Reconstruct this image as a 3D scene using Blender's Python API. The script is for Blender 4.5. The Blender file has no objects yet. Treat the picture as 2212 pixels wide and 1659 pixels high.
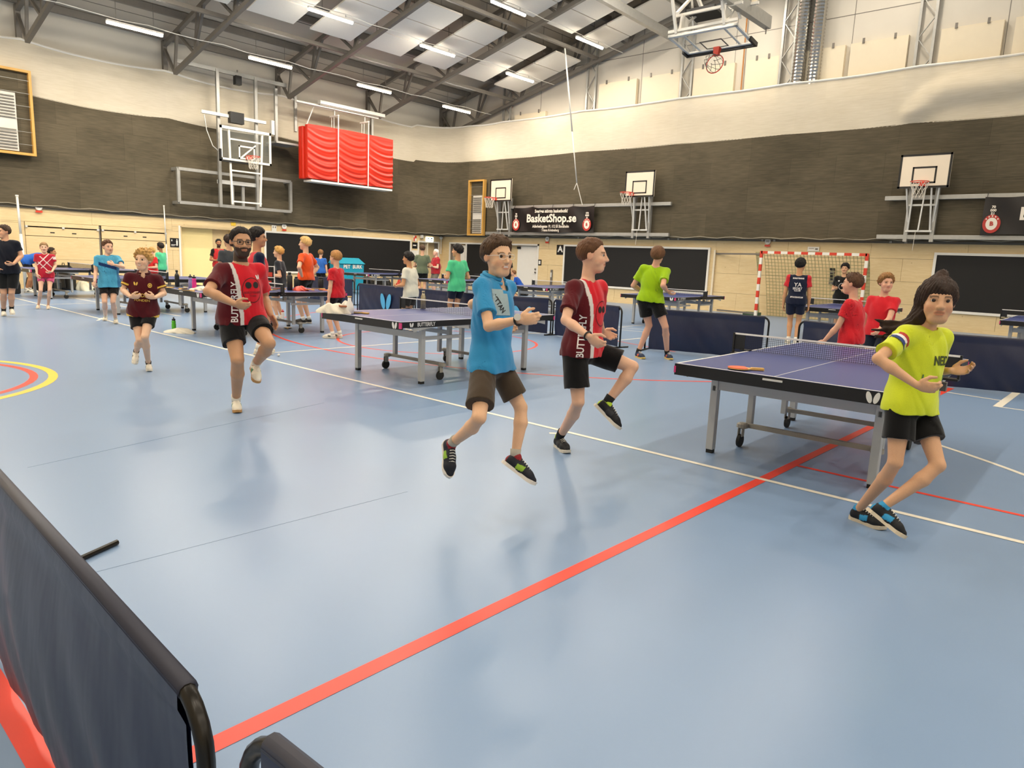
import bpy, bmesh, math, random
import numpy as np
from mathutils import Vector, Matrix
from mathutils.bvhtree import BVHTree
random.seed(7); RNG = np.random.default_rng(7)
SC = bpy.context.scene
COL = SC.collection
# ------------------------------------------------------------------ camera
F_PX, YAW, PITCH, ROLL, CAM_H = 1527.94, 0.7318, 0.1744, 0.0417, 1.4969
IW, IH = 2212.0, 1659.0
def _basis():
    f = np.array([-math.sin(YAW)*math.cos(PITCH), math.cos(YAW)*math.cos(PITCH), -math.sin(PITCH)])
    r = np.array([math.cos(YAW), math.sin(YAW), 0.0]); u = np.cross(r, f)
    c, s = math.cos(ROLL), math.sin(ROLL)
    return c*r+s*u, -s*r+c*u, f
CR, CU, CF = _basis()
CAM = np.array([0, 0, CAM_H])
cam = bpy.data.cameras.new('camera'); cam.sensor_width = 36.0; cam.lens = 36.0*F_PX/IW
cam.clip_start = 0.05; cam.clip_end = 200
camo = bpy.data.objects.new('camera', cam); COL.objects.link(camo)
camo.matrix_world = Matrix(((CR[0], CU[0], -CF[0], 0), (CR[1], CU[1], -CF[1], 0), (CR[2], CU[2], -CF[2], CAM_H), (0, 0, 0, 1)))
SC.camera = camo
# ------------------------------------------------------------------ world, exposure
W = bpy.data.worlds.new('hall_dim'); SC.world = W; W.use_nodes = True
W.node_tree.nodes['Background'].inputs[0].default_value = (0.9, 0.95, 1.0, 1)
W.node_tree.nodes['Background'].inputs[1].default_value = 0.02
vs = SC.view_settings
vs.view_transform = 'Standard'; vs.look = 'None'; vs.gamma = 1.0; vs.use_curve_mapping = False
vs.exposure = 0.95
LAMP_W = 62.0          # watts of one ceiling luminaire
LAMP_COL = (1.0, 0.89, 0.74)
SC.cycles.max_bounces = 6; SC.cycles.diffuse_bounces = 4; SC.cycles.glossy_bounces = 3
SC.cycles.transparent_max_bounces = 12; SC.cycles.caustics_reflective = False; SC.cycles.caustics_refractive = False
SC.cycles.use_denoising = True
# hall: wall A is x = XA (left), wall B is y = YB (far)
XA, YB, XE, YS, ZN = -25.7, 23.2, 21.0, -6.0, 2.42
def roof(x):                       # underside chord of the roof trusses
    return 7.1+0.245*(x+24.8) if x < -2.3 else 7.1+0.245*(22.5)-0.245*(x+2.3)
# ------------------------------------------------------------------ materials
MATS = {}
def lin(c):
    return tuple((v/12.92 if v <= 0.04045 else ((v+0.055)/1.055)**2.4) for v in c[:3])
def hexc(h):
    h = h.lstrip('#'); return lin(tuple(int(h[i:i+2], 16)/255 for i in (0, 2, 4)))
def mat(name, col, rough=0.5, metal=0.0, var=0.08, scale=6.0, bump=0.0, bscale=60.0, stretch=(1, 1, 1), emit=0.0, alpha=1.0, spec=0.5):
    if name in MATS: return MATS[name]
    if isinstance(col, str): col = hexc(col)
    m = bpy.data.materials.new(name); m.use_nodes = True; MATS[name] = m
    nt = m.node_tree; b = nt.nodes['Principled BSDF']; L = nt.links.new
    b.inputs['Roughness'].default_value = rough; b.inputs['Metallic'].default_value = metal
    b.inputs['Specular IOR Level'].default_value = spec
    tc = nt.nodes.new('ShaderNodeTexCoord'); mp = nt.nodes.new('ShaderNodeMapping'); mp.inputs['Scale'].default_value = stretch
    L(tc.outputs['Object'], mp.inputs[0])
    n = nt.nodes.new('ShaderNodeTexNoise'); n.inputs['Scale'].default_value = scale; n.inputs['Detail'].default_value = 5
    L(mp.outputs[0], n.inputs['Vector'])
    mx = nt.nodes.new('ShaderNodeMix'); mx.data_type = 'RGBA'
    mx.inputs[6].default_value = (*[c*(1-var) for c in col], 1); mx.inputs[7].default_value = (*[min(1, c*(1+var)) for c in col], 1)
    L(n.outputs[0], mx.inputs[0]); L(mx.outputs[2], b.inputs['Base Color'])
    if bump:
        n2 = nt.nodes.new('ShaderNodeTexNoise'); n2.inputs['Scale'].default_value = bscale; L(mp.outputs[0], n2.inputs['Vector'])
        bp = nt.nodes.new('ShaderNodeBump'); bp.inputs['Strength'].default_value = bump; bp.inputs['Distance'].default_value = 0.01
        L(n2.outputs[0], bp.inputs['Height']); L(bp.outputs[0], b.inputs['Normal'])
    if emit:
        b.inputs['Emission Color'].default_value = (*col, 1); b.inputs['Emission Strength'].default_value = emit
    if alpha < 1: b.inputs['Alpha'].default_value = alpha
    return m
def vmat(name, rough=0.8, spec=0.25, bump=0.25, bscale=220.0, sheen=0.0):
    """colour from the mesh's own colour attribute (printed cloth, skin, hair, shoes)"""
    if name in MATS: return MATS[name]
    m = bpy.data.materials.new(name); m.use_nodes = True; MATS[name] = m
    nt = m.node_tree; b = nt.nodes['Principled BSDF']; L = nt.links.new
    a = nt.nodes.new('ShaderNodeVertexColor'); a.layer_name = 'Col'
    tc = nt.nodes.new('ShaderNodeTexCoord'); n = nt.nodes.new('ShaderNodeTexNoise'); n.inputs['Scale'].default_value = bscale
    L(tc.outputs['Object'], n.inputs['Vector'])
    hs = nt.nodes.new('ShaderNodeHueSaturation'); mr = nt.nodes.new('ShaderNodeMapRange')
    mr.inputs[3].default_value = 0.88; mr.inputs[4].default_value = 1.12
    L(n.outputs[0], mr.inputs[0]); L(mr.outputs[0], hs.inputs['Value']); L(a.outputs[0], hs.inputs['Color']); L(hs.outputs[0], b.inputs['Base Color'])
    bp = nt.nodes.new('ShaderNodeBump'); bp.inputs['Strength'].default_value = bump; bp.inputs['Distance'].default_value = 0.004
    L(n.outputs[0], bp.inputs['Height']); L(bp.outputs[0], b.inputs['Normal'])
    b.inputs['Roughness'].default_value = rough; b.inputs['Specular IOR Level'].default_value = spec
    if sheen: b.inputs['Sheen Weight'].default_value = sheen
    return m
# ------------------------------------------------------------------ mesh collector
class MB:
    def __init__(s): s.v = []; s.f = []; s.m = []
    def add(s, v, f, mi=0):
        o = len(s.v); s.v += [tuple(map(float, p)) for p in v]; s.f += [tuple(i+o for i in q) for q in f]; s.m += [mi]*len(f); return s
    def box(s, c, d, mi=0, R=None, bevel=0):
        x, y, z = [k/2 for k in d]
        P = np.array([(-x,-y,-z),(x,-y,-z),(x,y,-z),(-x,y,-z),(-x,-y,z),(x,-y,z),(x,y,z),(-x,y,z)])
        if R is not None: P = P@np.array(R).T
        return s.add(P+np.array(c), [(3,2,1,0),(4,5,6,7),(0,1,5,4),(1,2,6,5),(2,3,7,6),(3,0,4,7)], mi)
    def b2(s, a, b, mi=0):
        a = np.array(a, float); b = np.array(b, float); return s.box((a+b)/2, np.abs(b-a), mi)
    def bar(s, a, b, w, h=None, mi=0, up=(0,0,1)):
        a = np.array(a, float); b = np.array(b, float); h = h or w
        d = b-a; L = np.linalg.norm(d); d = d/L; u = np.array(up, float)
        if abs(d@u) > 0.97: u = np.array((1.0, 0, 0))
        x = np.cross(d, u); x /= np.linalg.norm(x); y = np.cross(x, d)
        return s.box((a+b)/2, (w, L, h), mi, np.stack([x, d, y], 1))
    def tube(s, pts, r, n=8, mi=0, cap=True, closed=False):
        P = np.array(pts, float); k = len(P); r = np.broadcast_to(np.array(r, float), (k,))
        prev = None; rings = []
        for i in range(k):
            if closed: t = P[(i+1) % k]-P[i-1]
            else: t = P[min(i+1, k-1)]-P[max(i-1, 0)]
            t = t/(np.linalg.norm(t)+1e-12)
            if prev is None:
                u = np.array((0, 0, 1.0)) if abs(t[2]) < 0.9 else np.array((1.0, 0, 0))
                x = np.cross(t, u); x /= np.linalg.norm(x)
            else:
                x = prev-t*(prev@t); x /= np.linalg.norm(x)+1e-12
            prev = x; y = np.cross(t, x)
            rings.append([P[i]+r[i]*(math.cos(a)*x+math.sin(a)*y) for a in np.linspace(0, 2*math.pi, n, endpoint=False)])
        V = [p for g in rings for p in g]; Fc = []
        for i in range(k if closed else k-1):
            j = (i+1) % k
            for q in range(n): Fc.append((i*n+q, i*n+(q+1) % n, j*n+(q+1) % n, j*n+q))
        if cap and not closed: Fc += [tuple(range(n))[::-1], tuple((k-1)*n+q for q in range(n))]
        return s.add(V, Fc, mi)
    def lathe(s, prof, c=(0,0,0), n=16, mi=0):
        V = []; Fc = []; k = len(prof)
        for (r, z) in prof:
            for a in np.linspace(0, 2*math.pi, n, endpoint=False): V.append((c[0]+r*math.cos(a), c[1]+r*math.sin(a), c[2]+z))
        for i in range(k-1):
            for q in range(n): Fc.append((i*n+q, i*n+(q+1) % n, (i+1)*n+(q+1) % n, (i+1)*n+q))
        Fc += [tuple(range(n))[::-1], tuple((k-1)*n+q for q in range(n))]
        return s.add(V, Fc, mi)
    def prism(s, poly, h0, h1, fn=None, mi=0):
        """2D outline extruded from h0 to h1; fn maps (u,v,h) to 3D"""
        fn = fn or (lambda u, v, h: (u, v, h)); n = len(poly)
        V = [fn(u, v, h0) for u, v in poly]+[fn(u, v, h1) for u, v in poly]
        Fc = [tuple(range(n))[::-1], tuple(range(n, 2*n))]+[(i, (i+1) % n, n+(i+1) % n, n+i) for i in range(n)]
        return s.add(V, Fc, mi)
    def grid(s, fn, nu, nv, mi=0):
        V = [fn(i/nu, j/nv) for j in range(nv+1) for i in range(nu+1)]
        return s.add(V, [(j*(nu+1)+i, j*(nu+1)+i+1, (j+1)*(nu+1)+i+1, (j+1)*(nu+1)+i) for j in range(nv) for i in range(nu)], mi)
    def mesh(s, name, mats, smooth=False):
        me = bpy.data.meshes.new(name); me.from_pydata(s.v, [], s.f)
        for m in (mats if isinstance(mats, (list, tuple)) else [mats]): me.materials.append(m)
        me.polygons.foreach_set('material_index', s.m)
        if smooth: me.polygons.foreach_set('use_smooth', [True]*len(s.f))
        me.update(); return me
    def build(s, name, mats, parent=None, loc=None, rotz=0, smooth=False, bevel=0):
        o = link(name, s.mesh(name, mats, smooth), parent, loc, rotz)
        if bevel:
            md = o.modifiers.new('bevel', 'BEVEL'); md.width = bevel; md.segments = 2; md.limit_method = 'ANGLE'
        return o
def link(name, me, parent=None, loc=None, rotz=0):
    o = bpy.data.objects.new(name, me); COL.objects.link(o)
    if parent is not None: o.parent = parent
    if loc is not None: o.location = [float(v) for v in loc]
    o.rotation_euler = (0, 0, rotz); return o
def tag(o, label=None, cat=None, group=None, kind=None):
    if label: o['label'] = label
    if cat: o['category'] = cat
    if group: o['group'] = group
    if kind: o['kind'] = kind
    return o
def thing(name, label, cat, loc=(0,0,0), rotz=0, group=None):
    return tag(link(name, None, None, loc, rotz), label, cat, group)
def children(o): return [c for c in bpy.data.objects if c.parent == o]
def copy_tree(root, loc, rotz, label, group=None, kids=None):
    r = root.copy(); COL.objects.link(r); r.location = loc; r.rotation_euler = (0, 0, rotz); r['label'] = label
    if group: r['group'] = group
    for ch in kids or children(root):
        c = ch.copy(); COL.objects.link(c); c.parent = r
        for g in children(ch):
            d = g.copy(); COL.objects.link(d); d.parent = c
    return r
# ------------------------------------------------------------------ picture to place
def ray(px, py): return CF+CR*(px-IW/2)/F_PX-CU*(py-IH/2)/F_PX
def on_floor(px, py, z=0.0):
    d = ray(px, py); return CAM+d*(z-CAM_H)/d[2]
def on_B(px, py, y=YB):
    d = ray(px, py); return CAM+d*y/d[1]
def on_A(px, py, x=XA):
    d = ray(px, py); return CAM+d*x/d[0]
def text_mesh(s, size, align='CENTER', font_scale_x=1.0, bold=0.0):
    cu = bpy.data.curves.new('t', 'FONT'); cu.body = s; cu.size = size; cu.align_x = align; cu.align_y = 'CENTER'; cu.offset = bold; cu.resolution_u = 2
    o = bpy.data.objects.new('t', cu); COL.objects.link(o)
    bpy.context.view_layer.update()
    me = bpy.data.meshes.new_from_object(o.evaluated_get(bpy.context.evaluated_depsgraph_get()))
    V = np.array([v.co for v in me.vertices]).reshape(-1, 3); V[:, 0] *= font_scale_x
    Fc = [tuple(p.vertices) for p in me.polygons]
    bpy.data.objects.remove(o); bpy.data.curves.remove(cu); bpy.data.meshes.remove(me)
    return V, Fc
def text_on(mb, s, size, org, xd, yd, off=0.0, sx=1.0, bold=0.0, mi=0, align='CENTER'):
    V, Fc = text_mesh(s, size, align, sx, bold); org = np.array(org, float); xd = np.array(xd, float); yd = np.array(yd, float)
    n = np.cross(xd, yd)
    mb.add([org+xd*v[0]+yd*v[1]+n*off for v in V], Fc, mi)
def ellipse(cx, cy, rx, ry, rot=0, n=18):
    c, s = math.cos(rot), math.sin(rot)
    return [(cx+c*rx*math.cos(a)-s*ry*math.sin(a), cy+s*rx*math.cos(a)+c*ry*math.sin(a)) for a in np.linspace(0, 2*math.pi, n, endpoint=False)]
def wings(w):                      # the two tilted ovals used as an emblem on tables, barriers and shirts
    return [ellipse(-w*.27, 0, w*.2, w*.46, .28), ellipse(w*.27, 0, w*.2, w*.46, -.28)]
# ================================================================== ROOM
m_floor = bpy.data.materials.new('sports_floor'); m_floor.use_nodes = True
def _floor():
    nt = m_floor.node_tree; b = nt.nodes['Principled BSDF']; L = nt.links.new
    tc = nt.nodes.new('ShaderNodeTexCoord')
    n = nt.nodes.new('ShaderNodeTexNoise'); n.inputs['Scale'].default_value = 0.25; n.inputs['Detail'].default_value = 2; L(tc.outputs['Object'], n.inputs[0])
    n2 = nt.nodes.new('ShaderNodeTexNoise'); n2.inputs['Scale'].default_value = 240; L(tc.outputs['Object'], n2.inputs[0])
    mx = nt.nodes.new('ShaderNodeMix'); mx.data_type = 'RGBA'
    mx.inputs[6].default_value = (*hexc('#768FB0'), 1); mx.inputs[7].default_value = (*hexc('#829AB9'), 1)
    L(n.outputs[0], mx.inputs[0]); L(mx.outputs[2], b.inputs['Base Color'])
    b.inputs['Roughness'].default_value = 0.3
    bp = nt.nodes.new('ShaderNodeBump'); bp.inputs['Strength'].default_value = 0.06; bp.inputs['Distance'].default_value = 0.002
    L(n2.outputs[0], bp.inputs['Height']); L(bp.outputs[0], b.inputs['Normal'])
    b.inputs['Specular IOR Level'].default_value = 0.5
_floor()
m_ply = bpy.data.materials.new('plywood'); m_ply.use_nodes = True
def _ply():
    nt = m_ply.node_tree; b = nt.nodes['Principled BSDF']; L = nt.links.new
    tc = nt.nodes.new('ShaderNodeTexCoord'); mp = nt.nodes.new('ShaderNodeMapping'); mp.inputs['Scale'].default_value = (1.2, 1.2, 9); L(tc.outputs['Object'], mp.inputs[0])
    n = nt.nodes.new('ShaderNodeTexNoise'); n.inputs['Scale'].default_value = 2.2; n.inputs['Detail'].default_value = 6; n.inputs['Distortion'].default_value = 1.2; L(mp.outputs[0], n.inputs[0])
    vo = nt.nodes.new('ShaderNodeTexVoronoi'); vo.inputs['Scale'].default_value = 3.0; L(tc.outputs['Object'], vo.inputs['Vector'])
    r = nt.nodes.new('ShaderNodeValToRGB'); r.color_ramp.elements[0].position = 0.0; r.color_ramp.elements[1].position = 0.07
    r.color_ramp.elements[0].color = (0.35, 0.22, 0.1, 1); r.color_ramp.elements[1].color = (1, 1, 1, 1); L(vo.outputs['Distance'], r.inputs[0])
    mx = nt.nodes.new('ShaderNodeMix'); mx.data_type = 'RGBA'; mx.inputs[6].default_value = (*hexc('#D3B580'), 1); mx.inputs[7].default_value = (*hexc('#E9D3A6'), 1); L(n.outputs[0], mx.inputs[0])
    m2 = nt.nodes.new('ShaderNodeMix'); m2.data_type = 'RGBA'; m2.blend_type = 'MULTIPLY'; m2.inputs[0].default_value = 0.8; L(mx.outputs[2], m2.inputs[6]); L(r.outputs[0], m2.inputs[7])
    L(m2.outputs[2], b.inputs['Base Color']); b.inputs['Roughness'].default_value = 0.55
_ply()
m_net = bpy.data.materials.new('dark_wall_net'); m_net.use_nodes = True
def _netm(m, c0, c1, trans):
    nt = m.node_tree; b = nt.nodes['Principled BSDF']; L = nt.links.new; out = nt.nodes['Material Output']
    tc = nt.nodes.new('ShaderNodeTexCoord'); n = nt.nodes.new('ShaderNodeTexNoise'); n.inputs['Scale'].default_value = 0.6; n.inputs['Detail'].default_value = 8
    mp = nt.nodes.new('ShaderNodeMapping'); mp.inputs['Scale'].default_value = (1, 1, 2.2); L(tc.outputs['Object'], mp.inputs[0]); L(mp.outputs[0], n.inputs[0])
    n3 = nt.nodes.new('ShaderNodeTexNoise'); n3.inputs['Scale'].default_value = 5; n3.inputs['Detail'].default_value = 8
    mp2 = nt.nodes.new('ShaderNodeMapping'); mp2.inputs['Scale'].default_value = (.5, .5, 6); L(tc.outputs['Object'], mp2.inputs[0]); L(mp2.outputs[0], n3.inputs[0])
    ad = nt.nodes.new('ShaderNodeMath'); ad.operation = 'ADD'; L(n.outputs[0], ad.inputs[0]); L(n3.outputs[0], ad.inputs[1])
    mr = nt.nodes.new('ShaderNodeMapRange'); mr.inputs[1].default_value = 0.7; mr.inputs[2].default_value = 1.3; L(ad.outputs[0], mr.inputs[0])
    mx = nt.nodes.new('ShaderNodeMix'); mx.data_type = 'RGBA'; mx.inputs[6].default_value = (*hexc(c0), 1); mx.inputs[7].default_value = (*hexc(c1), 1); L(mr.outputs[0], mx.inputs[0])
    sx = nt.nodes.new('ShaderNodeSeparateXYZ'); L(tc.outputs['Object'], sx.inputs[0]); a2 = nt.nodes.new('ShaderNodeMath'); L(sx.outputs[0], a2.inputs[0]); L(sx.outputs[1], a2.inputs[1])
    cb = nt.nodes.new('ShaderNodeCombineXYZ'); L(a2.outputs[0], cb.inputs[0]); L(sx.outputs[2], cb.inputs[1])
    bk = nt.nodes.new('ShaderNodeTexBrick'); L(cb.outputs[0], bk.inputs['Vector']); bk.inputs['Scale'].default_value = 1.0; bk.inputs['Brick Width'].default_value = 1.37; bk.inputs['Row Height'].default_value = 0.83; bk.inputs['Mortar Size'].default_value = 0.006; bk.offset = .37; bk.squash = 1.6
    bk.inputs['Color1'].default_value = (.86, .86, .86, 1); bk.inputs['Color2'].default_value = (1.1, 1.1, 1.1, 1); bk.inputs['Mortar'].default_value = (.8, .8, .8, 1)
    ml = nt.nodes.new('ShaderNodeMix'); ml.data_type = 'RGBA'; ml.blend_type = 'MULTIPLY'; ml.inputs[0].default_value = 1.0 if not trans else .12; L(mx.outputs[2], ml.inputs[6]); L(bk.outputs[0], ml.inputs[7])
    L(ml.outputs[2], b.inputs['Base Color']); b.inputs['Roughness'].default_value = 0.85; b.inputs['Specular IOR Level'].default_value = 0.15
    if trans:
        t = nt.nodes.new('ShaderNodeBsdfTransparent'); ms = nt.nodes.new('ShaderNodeMixShader'); ms.inputs[0].default_value = trans
        L(b.outputs[0], ms.inputs[1]); L(t.outputs[0], ms.inputs[2]); L(ms.outputs[0], out.inputs[0])
_netm(m_net, '#4C4638', '#635A49', 0)
m_pale = bpy.data.materials.new('pale_wall_net'); m_pale.use_nodes = True; _netm(m_pale, '#D2C7B0', '#E0D6C2', 0.16)
m_wall = mat('sandwich_panel', '#D3CCBE', 0.6, var=.04, scale=2)
m_deck = mat('roof_deck', '#B4AA9A', 0.7, var=.06, scale=1.5)
m_steel = mat('dark_steel', '#78726A', 0.5, 0.3, var=.1, scale=8)
m_galv = mat('galvanised', '#A9A8A3', 0.42, 0.55, var=.12, scale=9)
m_white = mat('white_paint', '#E8E4DA', 0.45, var=.03)
m_black = mat('black_matt', '#0C0A08', 0.7, var=.1)
m_blk = mat('black_plastic', '#131313', 0.4, var=.1)
m_acou = mat('acoustic_white', '#EFE7D9', 0.9, var=.03, scale=20, bump=.2, bscale=150)
m_foil = mat('duct_foil', '#B8B5AE', 0.25, 0.9, var=.1)
m_cream = mat('cream_board', '#E3D6BC', 0.6, var=.03)
lineW = mat('line_white', '#E9E2D2', 0.35, var=.04); lineR = mat('line_red', '#E8432E', 0.35, var=.05); lineY = mat('line_yellow', '#F0C640', 0.35, var=.04)
# ---- floor and its painted lines
fl = MB().add([(XA, YS, 0), (XE, YS, 0), (XE, YB, 0), (XA, YB, 0), (XA, YS, -.2), (XE, YS, -.2), (XE, YB, -.2), (XA, YB, -.2)],
              [(0, 1, 2, 3), (7, 6, 5, 4), (0, 4, 5, 1), (1, 5, 6, 2), (2, 6, 7, 3), (3, 7, 4, 0)]).build('floor', m_floor); tag(fl, kind='structure')
def fline(a, b, w, m, z=.0015):
    a = np.array([*a, z]); b = np.array([*b, z]); d = (b-a)/np.linalg.norm(b-a); n = np.array([-d[1], d[0], 0])*w/2
    MB().add([a-n, b-n, b+n, a+n], [(0, 1, 2, 3)]).build('court_line', m, fl)
def farc(c, r, a0, a1, w, m, z=.0012, n=64):
    mb = MB(); V = []
    for t in np.linspace(math.radians(a0), math.radians(a1), n+1):
        V += [(c[0]+(r-w/2)*math.cos(t), c[1]+(r-w/2)*math.sin(t), z), (c[0]+(r+w/2)*math.cos(t), c[1]+(r+w/2)*math.sin(t), z)]
    mb.add(V, [(2*i, 2*i+1, 2*i+3, 2*i+2) for i in range(n)]); mb.build('court_line', m, fl)
fline((-24.5, 4.912), (6, 4.912), .05, lineW, .0022)
fline((-1.934, .44), (-1.934, 11.2), .075, lineR, .0016)
fline((-6, .475), (-1.9, .475), .075, lineR, .0013)
fline((-1.934, 5.49), (5, 5.49), .045, lineR, .0014)
fline((-9.5, 4.9), (-9.5, 20.5), .05, lineW, .0019)
farc((-9.5, .57), 1.85, 0, 360, .09, lineY); farc((-9.5, .57), 1.67, 0, 360, .08, lineR, .0011)
farc((-9.5, 12.8), 6.66, 180, 360, .055, lineR); farc((-9.5, 8.55), 1.77, 0, 360, .05, lineR, .001)
fline((-19.2, 4.2), (-19.75, 7.6), .05, lineW); fline((-23.5, 6.05), (-15.5, 6.5), .05, lineW, .001)
fline((-7.8, 11.6), (-7.8, 14.2), .05, lineW); fline((-10.2, 14.1), (-7.9, 14.6), .05, lineW); fline((-10, 13.5), (-8, 14), .05, lineW, .001)
fline((-2.2, 10.78), (-1.24, 10.63), .05, lineW); fline((-1.24, 10.05), (-1.24, 13.5), .09, lineW, .0021); fline((-1.27, 10.08), (2, 10.08), .045, lineW)
farc((-4.6, 2.3), 5.95, -10, 62, .05, lineW, .0017)
fline((-2.7, 8.66), (-2.4, 8.5), .06, lineW); fline((-3.72, 4.83), (-3.80, 4.75), .05, lineW)
fline((-8.9, 12.0), (-6.2, 11.2), .05, lineR, .001)
fline((-15.6, 5.0), (-15.1, 4.75), .05, lineW)
m_seam = mat('floor_seam', '#6C86A4', .3)
for a, b in (((198, 1238), (880, 1062)), ((60, 1010), (700, 870))):
    pa_, pb_ = on_floor(*a), on_floor(*b); y_ = (pa_[1]+pb_[1])/2; MB().bar((pa_[0], pa_[1], .0006), (pb_[0], pb_[1], .0006), .0035, .0008).build('floor_seam', m_seam, fl)
# ---- walls: sandwich panel shell, plywood cladding below, nets above
def struct(name, mb, m): return tag(mb.build(name, m), kind='structure')
zt = 14.0
TA = 0.35                             # thickness of the hollow lower zone (niches)
wa = struct('wall_left', MB().b2((XA-.5, YS-.5, 0), (XA-.35, YB+.5, 9.2)), m_wall)
wb = struct('wall_far', MB().b2((XA-.5, YB+.35, 0), (XE+.5, YB+.5, zt)), m_wall)
# inner upper skins
MB().b2((XA-.34, YS, ZN), (XA-.12, YB, 8.6)).build('inner_skin', m_wall, wa)
MB().b2((XA, YB+.12, ZN), (XE, YB+.34, zt)).build('inner_skin', m_wall, wb)
struct('wall_right', MB().b2((XE, YS-.5, 0), (XE+.15, YB+.5, 9.2)), m_wall)
struct('wall_near', MB().b2((XA-.5, YS-.15, 0), (XE+.5, YS, zt)), m_cream)
def subtract(rects, hole):
    out = []
    for (a, b, c, d) in rects:
        h0, h1, h2, h3 = hole
        if h2 <= a or h0 >= c or h3 <= b or h1 >= d: out.append((a, b, c, d)); continue
        if b < h1: out.append((a, b, c, h1))
        if h3 < d: out.append((a, h3, c, d))
        lo, hi = max(b, h1), min(d, h3)
        if a < h0: out.append((a, lo, h0, hi))
        if h2 < c: out.append((h2, lo, c, hi))
    return [r for r in out if r[2]-r[0] > .02 and r[3]-r[1] > .02]
def cladding(u0, u1, holes, place, parent, first=0.0, wall_w=2.5):
    rows = (.03, .66, 1.32, 1.98, ZN); k = 0
    for i in range(4):
        u = u0-(.9 if i % 2 else 0)-first
        while u < u1:
            rs = [(max(u, u0), rows[i], min(u+wall_w, u1), rows[i+1])]
            if rs[0][2]-rs[0][0] > .03:
                for h in holes: rs = subtract(rs, h)
                for (a, b, c, d) in rs:
                    place(MB(), a+.003, b+.003, c-.003, d-.003, (k*37 % 5)*.0012).build('plywood_panel', m_ply, parent); k += 1
            u += wall_w
# openings (along the wall, floor to top):    wall A uses y, wall B uses x
holesA = [(10.88, 0, 12.86, 2.15), (21.75, 0, 22.95, 2.12), (6.24, .13, 10.41, 2.025)]
holesB = [(-25.1, 0, -24.05, 2.1), (-21.95, 0, -19.69, 2.1)]
cladding(YS, YB, holesA, lambda mb, a, b, c, d, e: mb.b2((XA-.02, a, b), (XA+e, c, d)), wa)
cladding(XA, XE, holesB, lambda mb, a, b, c, d, e: mb.b2((a, YB-e, b), (c, YB+.02, d)), wb)
MB().b2((XA-.03, YS, 0), (XA-.3, YB, .02)).build('backing_strip', m_ply, wa)
trimm = mat('trim_grey', '#6E675A', .5)
tag(MB().b2((XA-.1, YS, ZN), (XA+.05, YB, ZN+.07)).build('trim_1', trimm), kind='structure')
tag(MB().b2((XA, YB-.05, ZN), (XE, YB+.1, ZN+.07)).build('trim_2', trimm), kind='structure')
tag(MB().b2((XA, YS, 0), (XA+.012, 10.8, .09)).b2((XA, 13, 0), (XA+.012, 21.7, .09)).build('baseboard_left', m_ply), kind='structure')
tag(MB().b2((-19.6, YB-.012, 0), (XE, YB, .09)).build('baseboard_far', m_ply), kind='structure')
# nets hang in front of the upper wall
def wave(s, z, seed):
    return .02*math.sin(s*.9+seed)+.012*math.sin(s*2.1+z*.8+seed*2)+.006*math.sin(z*4+s*.7+seed)
def sag(s, bays):                      # top edge dips between the hangers
    for a, b in zip(bays[:-1], bays[1:]):
        if a <= s <= b:
            t = (s-a)/(b-a); return 4*t*(1-t)
    return 0
bays = [-6, -1.8, 2.33, 6.47, 10.6, 14.73, 18.87, 23.0, 27]
RC = 1.5                               # the nets sweep round the corner
def cpath(s):                          # arc length from YS along A, round the corner, along B
    LA = YB-.34-RC-YS
    if s < LA: return XA+.1, YS+s, (1, 0)
    t = (s-LA)/(RC*math.pi/2)
    if t < 1:
        a = math.pi-t*math.pi/2; return XA+.1+RC+RC*math.cos(a), YB-.34-RC+RC*math.sin(a), (-math.cos(a), -math.sin(a))
    return XA+.1+RC+(s-LA-RC*math.pi/2), YB-.34, (0, -1)
LTOT = (YB-.34-RC-YS)+RC*math.pi/2+(XE-XA-.1-RC)
DUCT = [(-5.75, 5.9), (-5.6, 6.15), (-5.4, 6.35), (-5.1, 6.46)]+[(x, 6.5+.02*(x+4.8)) for x in np.arange(-4.8, 8, .2)]
def netsheet(z0, z1, nz, name, m, dip0=0, dip1=0, seed=0.):
    def fn(u, v):
        s = u*LTOT; x, y, n = cpath(s); LA = YB-.34-RC-YS
        g = sag(YS+s, bays) if s < LA else sag(x, [-23.5, -21.75, -17.34, -13.26, -9.5, -5.87, -2, 2, 6, 10, 14, 18, 22])*.25
        z = (z0-dip0*g)*(1-v)+(z1-dip1*g)*v
        w = wave(s, z, seed)
        if x > -6.6 and n[1] < -.9:
            dd = min(math.hypot(x-a[0], z-a[1]) for a in DUCT); w += .24*max(0., 1-(dd/.5)**2)**1.5*min(1., max(0., (z-5.7)*3))
        return (x+n[0]*w, y+n[1]*w, z)
    return MB().grid(fn, 620, nz).build(name, m, None, smooth=True)
nd = tag(netsheet(ZN+.05, 5.72, 26, 'wall_net', m_net, 0, .1, 1.), 'dark olive woven impact net covering the walls above the plywood', 'net')
npl = tag(netsheet(5.7, 7.22, 20, 'wall_net', m_pale, .1, .14, 1.), 'pale translucent strip of net above the dark wall net', 'net')
rim = MB(); pts = []
for i in range(241):
    s = LTOT*i/240; x, y, n = cpath(s); LA = YB-.34-RC-YS
    g = sag(YS+s, bays) if s < LA else sag(x, [-23.5, -21.75, -17.34, -13.26, -9.5, -5.87, -2, 2, 6, 10, 14, 18, 22])*.25
    w = wave(s, 7.2, 1.); pts.append((x+n[0]*(w+.01), y+n[1]*(w+.01), 7.22-.14*g))
rim.tube(pts, .034, 6).build('hem_rope', m_white, npl)
rim = MB().tube([(p[0], p[1], ZN+.09+.025*math.sin(i*1.7)) for i, p in enumerate(pts)], .018, 6).build('hem_rope', mat('hem_grey', '#8A8270', .7), nd)
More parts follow.
